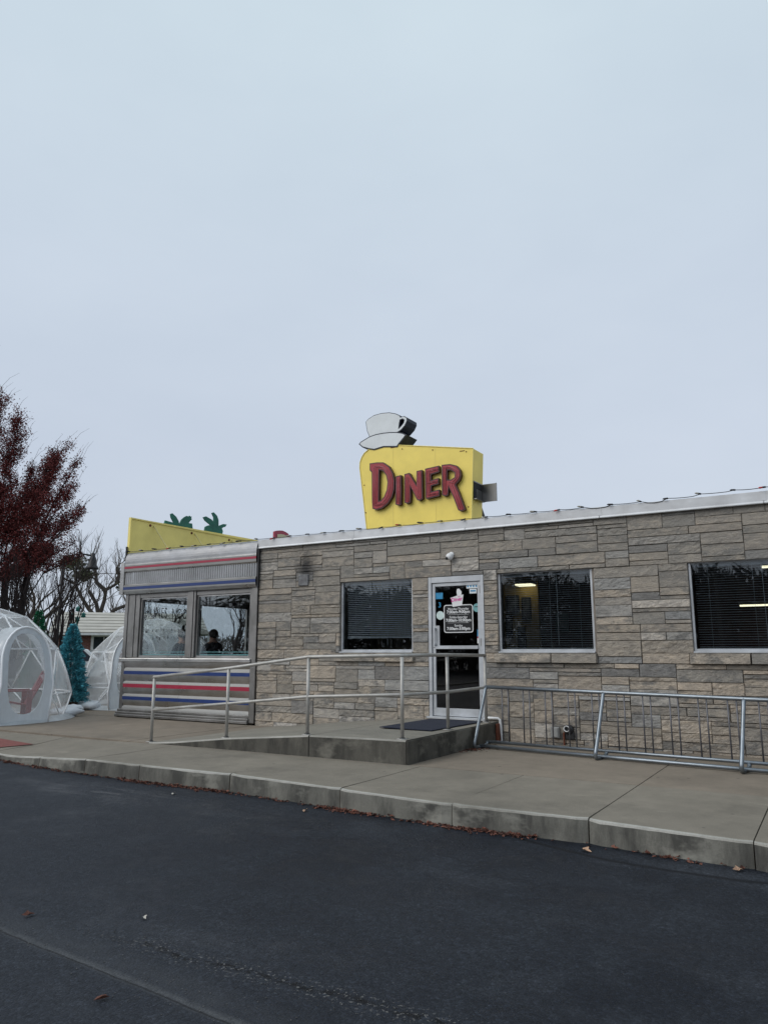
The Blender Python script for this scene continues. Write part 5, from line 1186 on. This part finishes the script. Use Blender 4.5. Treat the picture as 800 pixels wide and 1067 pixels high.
# ================================================================= TREES
def grow(m_tr, m_cr, p, d, L, rad, depth, mx, r, tips, spread=.5, up=.25, kids=(2,3), wig=.16, ratio=.72, split=2):
    n = 4 if depth < 3 else 3; pts = [p.copy()]; rr = [rad]; dd = d.copy()
    for i in range(n):
        dd = (dd+Vector((r.gauss(0,wig), r.gauss(0,wig), r.gauss(0,wig)+up*.18))).normalized(); pts.append(pts[-1]+dd*L/n); rr.append(rad*(1-(i+1)/n*.42))
    (m_tr if depth < split else m_cr).tube(pts, rr, 7 if depth < 2 else (5 if depth < 4 else 3), 0, False)
    if depth >= mx: tips.append((pts, dd)); return
    k = r.randint(*kids)
    for i in range(k):
        q = r.uniform(.45, 1.) if i else 1.; idx = min(n-1, int(q*n)); fr = q*n-idx; base = pts[idx].lerp(pts[min(n, idx+1)], fr) if i else pts[-1]
        ax = dd.orthogonal().normalized(); ax = Matrix.Rotation(r.uniform(0,6.283),3,dd) @ ax
        nd = (dd+ax*spread*r.uniform(.5,1.3)+Vector((0,0,up*.5))).normalized()
        grow(m_tr, m_cr, base, nd, L*ratio*r.uniform(.8,1.15), rad*(.60 if i == 0 else .5), depth+1, mx, r, tips, spread, up, kids, wig, ratio, split)

def bare_tree(name, x, y, L, rad, mx, lab, seed, mat='bark', group=None, stems=1, z0=0., twm=None, **kw):
    t = thing(name, lab, 'tree', (x,y,z0), group); r = random.Random(seed); a, b = MB(), MB(); tips = []
    for s in range(stems):
        d = Vector((r.uniform(-.06,.06), r.uniform(-.06,.06), 1)) if stems == 1 else Vector((math.cos(s*6.283/stems+.5)*.36, math.sin(s*6.283/stems+.5)*.36, 1))
        grow(a, b, Vector((x,y,z0-.05)), d.normalized(), L, rad, 0, mx, r, tips, **kw)
    a.build('trunk', M[mat], t, True); b.build('crown', M[twm or mat], t); return t, tips
# red-leaved tree: upright shoots with maroon leaves and bare whips at the top
t = thing('red_leaf_tree', 'broad tree with dense dark maroon leaves and bare upright shoots at the left edge', 'tree', (-22.6,14.4,.03))
r = random.Random(31); a, b = MB(), MB(); lf = MB()
b0 = Vector((-22.6,14.4,0))
side = Vector((.53,.85,0)); back = Vector((-.85,.53,0))   # side = towards image right
for st in range(3):
    off = side*(-.25+.25*st); d = Vector((0,0,1))+side*(-.10+.07*st)
    a.tube([b0+off*.3, b0+off+d*1.3, b0+off*1.3+d*2.6+Vector((0,0,.2)), b0+off*1.6+d*4.4], [.15,.12,.10,.07], 7)
leafpts = []
# (sideways, height) of lobe root and tip, radius, density, depth offset
LOBES = [(-.55,4.2,-.10,9.3,.55,1.,0),(-.9,4.0,-.9,9.9,.7,1.,.9),(-1.6,4.0,-1.9,10.2,.8,1.,-.6),(-2.6,4.0,-3.0,10.0,.85,1.,.5),(-3.6,4.0,-4.3,9.2,.85,1.,-.3),(-4.3,4.0,-5.4,7.8,.8,1.,.3),
  (-.1,4.2,1.32,8.45,.50,1.15,.1),(.1,4.3,1.05,7.9,.50,1.,-1.0),(-.2,4.6,.42,7.7,.42,1.,.8),(.35,4.3,1.75,7.3,.36,.8,1.0),(.9,5.8,1.78,8.0,.24,.45,.2),
  (.5,4.1,2.02,6.35,.36,1.1,0),(.7,4.2,1.85,5.9,.34,.9,-.9),(.3,4.0,1.85,5.15,.38,.75,.3),(.0,3.9,1.3,4.9,.42,.9,-.4),(1.0,4.1,2.15,4.75,.24,.5,.1),
  (-1.6,3.9,.5,4.6,.50,1.2,.2),(-3.5,3.9,-1.2,4.5,.55,1.2,-.2),(-.8,3.7,.35,4.05,.40,1.4,.9),(-.4,3.75,1.1,4.35,.36,1.2,-.3),(-2.2,3.7,-.5,3.9,.45,1.4,.4),(-.3,5.0,.9,6.6,.45,1.1,.0),(-1.2,4.4,.3,6.6,.62,1.1,-.7),(-2.4,4.4,-.6,7.6,.8,1.,.2)]
for (s0, z0_, s1, z1_, rad, den, dp) in LOBES:
    p0 = b0+side*s0+back*dp+Vector((0,0,z0_)); p1 = b0+side*s1+back*(dp*1.15)+Vector((0,0,z1_)); ax = p1-p0; Lh = ax.length
    bend = side*(-.10*Lh*.3)+Vector((r.gauss(0,.1),r.gauss(0,.1),0)); ctrl = [p0, p0.lerp(p1,.33)+bend, p0.lerp(p1,.66)+bend*.8, p1]
    def at_(q):
        j = min(2, int(q*3)); return ctrl[j].lerp(ctrl[j+1], q*3-j)
    root = b0+side*(s0*.15)+Vector((0,0,2.1+.5*r.random())); b.tube([root, root.lerp(p0,.55)+Vector((0,0,-.1)), p0], [.024,.022,.02], 5, 0, False)
    b.tube(ctrl, [.032,.026,.018,.009], 5, 0, False)
    for k in range(int(Lh*9)):
        q = r.uniform(.05, 1.); c = at_(q); rr_ = rad*(1-.45*q); an = r.random()*6.283; o_ = side*math.cos(an)+back*math.sin(an)
        e1 = c+o_*rr_*r.uniform(.6,1.05)+Vector((0,0,rr_*r.uniform(.7,1.5)))+side*rr_*.25
        b.tube([c, c.lerp(e1,.5)-Vector((0,0,.05)), e1], [.013,.009,.004], 3, 0, False)
        nl = int(115*den*Lh*rad/2.0)+50
        for w_ in range(nl):
            t_2 = r.uniform(.1,1.12); leafpts.append(c.lerp(e1, t_2)+Vector((r.gauss(0,.09),r.gauss(0,.09),r.gauss(0,.08))))
        if q > .55 and r.random() < .75:      # bare curved whips leaning with the wind
            h_ = r.uniform(.25,.75); w2 = e1+Vector((0,0,h_))+side*h_*r.uniform(.35,.9); b.tube([e1, e1.lerp(w2,.5)+Vector((0,0,h_*.16)), w2], [.006,.004,.002], 3, 0, False)
    for k in range(int(1500*den*Lh*rad)):
        q = r.random(); c = at_(q)+Vector((r.gauss(0,1),r.gauss(0,1),r.gauss(0,1)))*rad*.50*(1-.4*q)
        if noise.noise(c*1.9) < -.22: continue
        leafpts.append(c)
for k in range(52000):
    s = r.uniform(-5.2, 1.75); dp = r.gauss(0, .9)
    lo_ = 3.75+.38*max(0, s); hi_ = 5.3+1.75*s if s > 0 else 7.6-.12*s*s
    if s > .2: hi_ -= .2
    c = b0+side*s+back*dp+Vector((0,0,r.uniform(lo_, hi_)))
    if noise.noise(c*1.5+Vector((9,2,5))) < -.12 or noise.noise(c*4.0) < -.2: continue
    leafpts.append(c)
for c in leafpts:
    if noise.noise(c*2.6+Vector((3,1,7))) < -.42: continue
    s = r.uniform(.018,.038); e = Vector((r.gauss(0,1),r.gauss(0,1),r.gauss(0,1))).normalized(); f = e.orthogonal().normalized()
    g_ = e.cross(f); lf.add([c-e*s, c+f*s*.5, c+e*s, c-f*s*.5+g_*s*.2], [(0,1,2,3)])
print('leaves', len(leafpts))
a.build('trunk', M['bark_dk'], t, True); b.build('branches', M['bark_dk'], t); lf.build('foliage', M['redleaf'], t)
bare_tree('bare_tree', -20.6, 14.75, 1.5, .075, 5, 'dark bare multi stemmed tree fanning up beside the lamp pole', 41, 'bark_dk', stems=7, spread=.30, up=.28, kids=(2,3), wig=.09, ratio=.80, z0=.05)
# pruned tree behind the house
t = thing('pruned_tree', 'pollarded pale tree with thick forked limbs rising behind the house roof', 'tree', (-48.3,38.9,0)); r = random.Random(8); a, b = MB(), MB(); tips = []
B0 = Vector((-48.6,38.5,0)); sd_ = Vector((.627,.779,0))
def lim(pts, rr): a.tube([B0+sd_*p[0]+Vector((0,0,p[1])) for p in pts], rr, 8, 0, False)
lim([(0,0),(.0,3.0),(.05,4.2)], [.38,.30,.27])
LB = [[(0,4.2),(-.9,5.6),(-1.7,7.2),(-2.2,8.5),(-3.4,9.3)], [(.1,4.4),(.5,6.6),(.6,7.9),(1.5,8.7),(2.6,9.7)], [(.6,7.8),(-.3,8.8),(-.5,10.2),(-1.0,11.3)], [(.9,4.2),(1.4,5.4),(2.6,6.1),(3.6,7.2)], [(.1,4.5),(-.2,6.2),(-1.0,7.8)], [(1.5,8.7),(1.7,9.8),(1.5,10.8)]]
LB = [[(q[0]*.8, 4.0+(q[1]-4.2)*.62) for q in Lb] for Lb in LB]
for k, Lb in enumerate(LB):
    lim(Lb, [.17-.026*i for i in range(len(Lb))])
    for j, q in enumerate(Lb[1:]):
        base_ = B0+sd_*q[0]+Vector((0,0,q[1]))
        for w in range(3): grow(a, b, base_, Vector((r.gauss(0,.5), r.gauss(0,.5), 1)).normalized(), 1.1, .04, 2, 5, r, tips, spread=.5, up=.3, kids=(2,3), wig=.15)
a.build('trunk', M['bark'], t, True); b.build('crown', M['twig'], t)
m = MB()
for k in range(2600):
    c0 = r.choice([(-2.0,8.3,.9),(-1.2,7.4,.6),(2.2,6.6,.7)]); v = Vector((r.gauss(0,1),r.gauss(0,1),r.gauss(0,.6)))*c0[2]*.55; c = B0+sd_*c0[0]+Vector((0,0,c0[1]))+v
    e = Vector((r.gauss(0,1),r.gauss(0,1),r.gauss(0,1))).normalized()*.09; f = e.orthogonal().normalized()*.06; m.add([c-e,c+f,c+e,c-f],[(0,1,2,3)])
m.build('ivy', M['ivy'], t)
# background trees, each its own
def at(px, dist):   # bearing helper for the layout table below (metres)
    az = math.atan((400-px)/791.5); th = R(59.2)-az; return (-math.cos(th)*dist, math.sin(th)*dist)
names = ['far bare tree with a straight grey trunk left of the street lamp', 'thin bare tree behind the maroon tree', 'pale twiggy bare tree at the right of the pollarded tree', 'bare tree with brown stem behind the green christmas tree tip', 'twiggy bare tree seen between roof and steel diner', 'tall bare tree seen through the left diner window', 'bushy bare tree seen through the right diner window', 'dark bare tree far left under the maroon crown', 'bare tree behind the house chimney side', 'slender bare tree seen through the right pane of the right diner window']
tab = [(28,34,2.0,.17,5,'bark'),(12,30,1.7,.16,5,'bark'),(124,70,2.6,.2,5,'twig'),(46,44,2.0,.16,5,'bark'),(118,80,2.4,.22,5,'bark'),(160,36,1.7,.16,5,'bark_dk'),(232,33,1.7,.14,6,'bark_dk'),(-8,38,2.0,.18,5,'bark'),(72,60,2.3,.2,5,'bark'),(250,44,1.9,.16,5,'bark_dk')]
for i, (px, ds, L_, rd, mx, mt) in enumerate(tab):
    x, y = at(px, ds); bare_tree('bare_tree', x, y, L_, rd, mx, names[i], 100+i, mt, 'bare trees beyond the tents', spread=.55 if i != 6 else .4, up=.22, kids=(2,3), wig=.13, ratio=.76, z0=.03)
# far woods (one mass each side)
def wood(name, cx, cy, hx, hy, h, n, seed, s0=.35, trunks=60):
    r = random.Random(seed); m = MB()
    for k in range(n):
        x, y = cx+r.uniform(-hx,hx), cy+r.uniform(-hy,hy); ht = h*(.72+.35*noise.noise((x*.12,y*.12,seed))+.12*noise.noise((x*.6,y*.6,1))); z = ht*(1-r.random()**1.6*.96)
        c = Vector((x,y,z)); e = Vector((r.gauss(0,.5),r.gauss(0,.5),r.gauss(0,1))).normalized()*s0*r.uniform(.6,1.8); f = e.orthogonal().normalized()*s0*r.uniform(.08,.3); m.add([c-e,c+f,c+e,c-f],[(0,1,2,3)])
    for k in range(trunks):
        x, y = cx+r.uniform(-hx,hx), cy+r.uniform(-hy,hy); m.tube([(x,y,0),(x+r.gauss(0,.4),y+r.gauss(0,.4),h*.8)], [.25,.06], 5)
    o = m.build(name, M['wood']); o['kind'] = 'stuff'; return o
wood('far_woods', -105, 75, 30, 45, 5.2, 16000, 3)
wood('far_woods', -95, 0, 12, 40, 10, 9000, 5)
wood('car_park_woods', -10, -36, 55, 7, 8.5, 26000, 4, .7, 160)

# ================================================================= WORLD, SUN, CAMERA
w = bpy.data.worlds.new('World'); scene.world = w; w.use_nodes = True; nt = w.node_tree
bg = nt.nodes['Background']; sky = nt.nodes.new('ShaderNodeTexSky'); sky.sky_type = 'NISHITA'; sky.sun_disc = False
SUN_EL, SUN_AZ = R(38), R(215)
sky.sun_elevation = SUN_EL; sky.sun_rotation = SUN_AZ; sky.dust_density = 4; sky.air_density = 1
hsv = nt.nodes.new('ShaderNodeHueSaturation'); hsv.inputs['Saturation'].default_value = .35; nt.links.new(sky.outputs[0], hsv.inputs['Color'])
tc = nt.nodes.new('ShaderNodeTexCoord'); sep = nt.nodes.new('ShaderNodeSeparateXYZ'); nt.links.new(tc.outputs['Generated'], sep.inputs[0])
cl = nz(nt, tc.outputs['Generated'], 1.4, 5, .55, (1,1,2.2))
base_c = ramp(nt, sep.outputs[2], [(0., (.545,.61,.70)), (.25, (.535,.605,.715)), (.45, (.56,.64,.745)), (.75, (.57,.68,.76)), (1., (.56,.67,.75))])
cc = mixc(nt, 1., base_c, ramp(nt, cl, [(.3,(.93,.94,.95)),(.7,(1.06,1.05,1.035))]), 'MULTIPLY')
sc10 = nt.nodes.new('ShaderNodeVectorMath'); sc10.operation = 'SCALE'; sc10.inputs[3].default_value = 9.3; nt.links.new(cc, sc10.inputs[0])
nt.links.new(mixc(nt, .90, hsv.outputs[0], sc10.outputs[0]), bg.inputs[0]); bg.inputs[1].default_value = .10
sd = bpy.data.lights.new('Sun', 'SUN'); sd.energy = 1.3; sd.angle = R(50); sd.color = (1, .97, .93)
so = bpy.data.objects.new('Sun', sd); C.objects.link(so)
dv = Vector((math.sin(SUN_AZ)*math.cos(SUN_EL), math.cos(SUN_AZ)*math.cos(SUN_EL), math.sin(SUN_EL)))
so.rotation_euler = dv.to_track_quat('Z', 'Y').to_euler()
cam = bpy.data.cameras.new('Camera'); co = bpy.data.objects.new('Camera', cam); C.objects.link(co)
co.location = (0,0,1.55); pitch = math.atan(146/777); az = R(59.2)
F = Vector((-math.cos(az)*math.cos(pitch), math.sin(az)*math.cos(pitch), math.sin(pitch)))
co.rotation_euler = F.to_track_quat('-Z', 'Y').to_euler()
cam.sensor_fit = 'VERTICAL'; cam.sensor_height = 36; cam.lens = 777/1067*36; cam.clip_end = 2000; cam.clip_start = .05
scene.camera = co
scene.view_settings.view_transform = 'Standard'; scene.view_settings.look = 'None'; scene.view_settings.exposure = .26; scene.view_settings.gamma = 1
scene.render.engine = 'CYCLES'
scene.cycles.transparent_max_bounces = 24; scene.cycles.max_bounces = 8
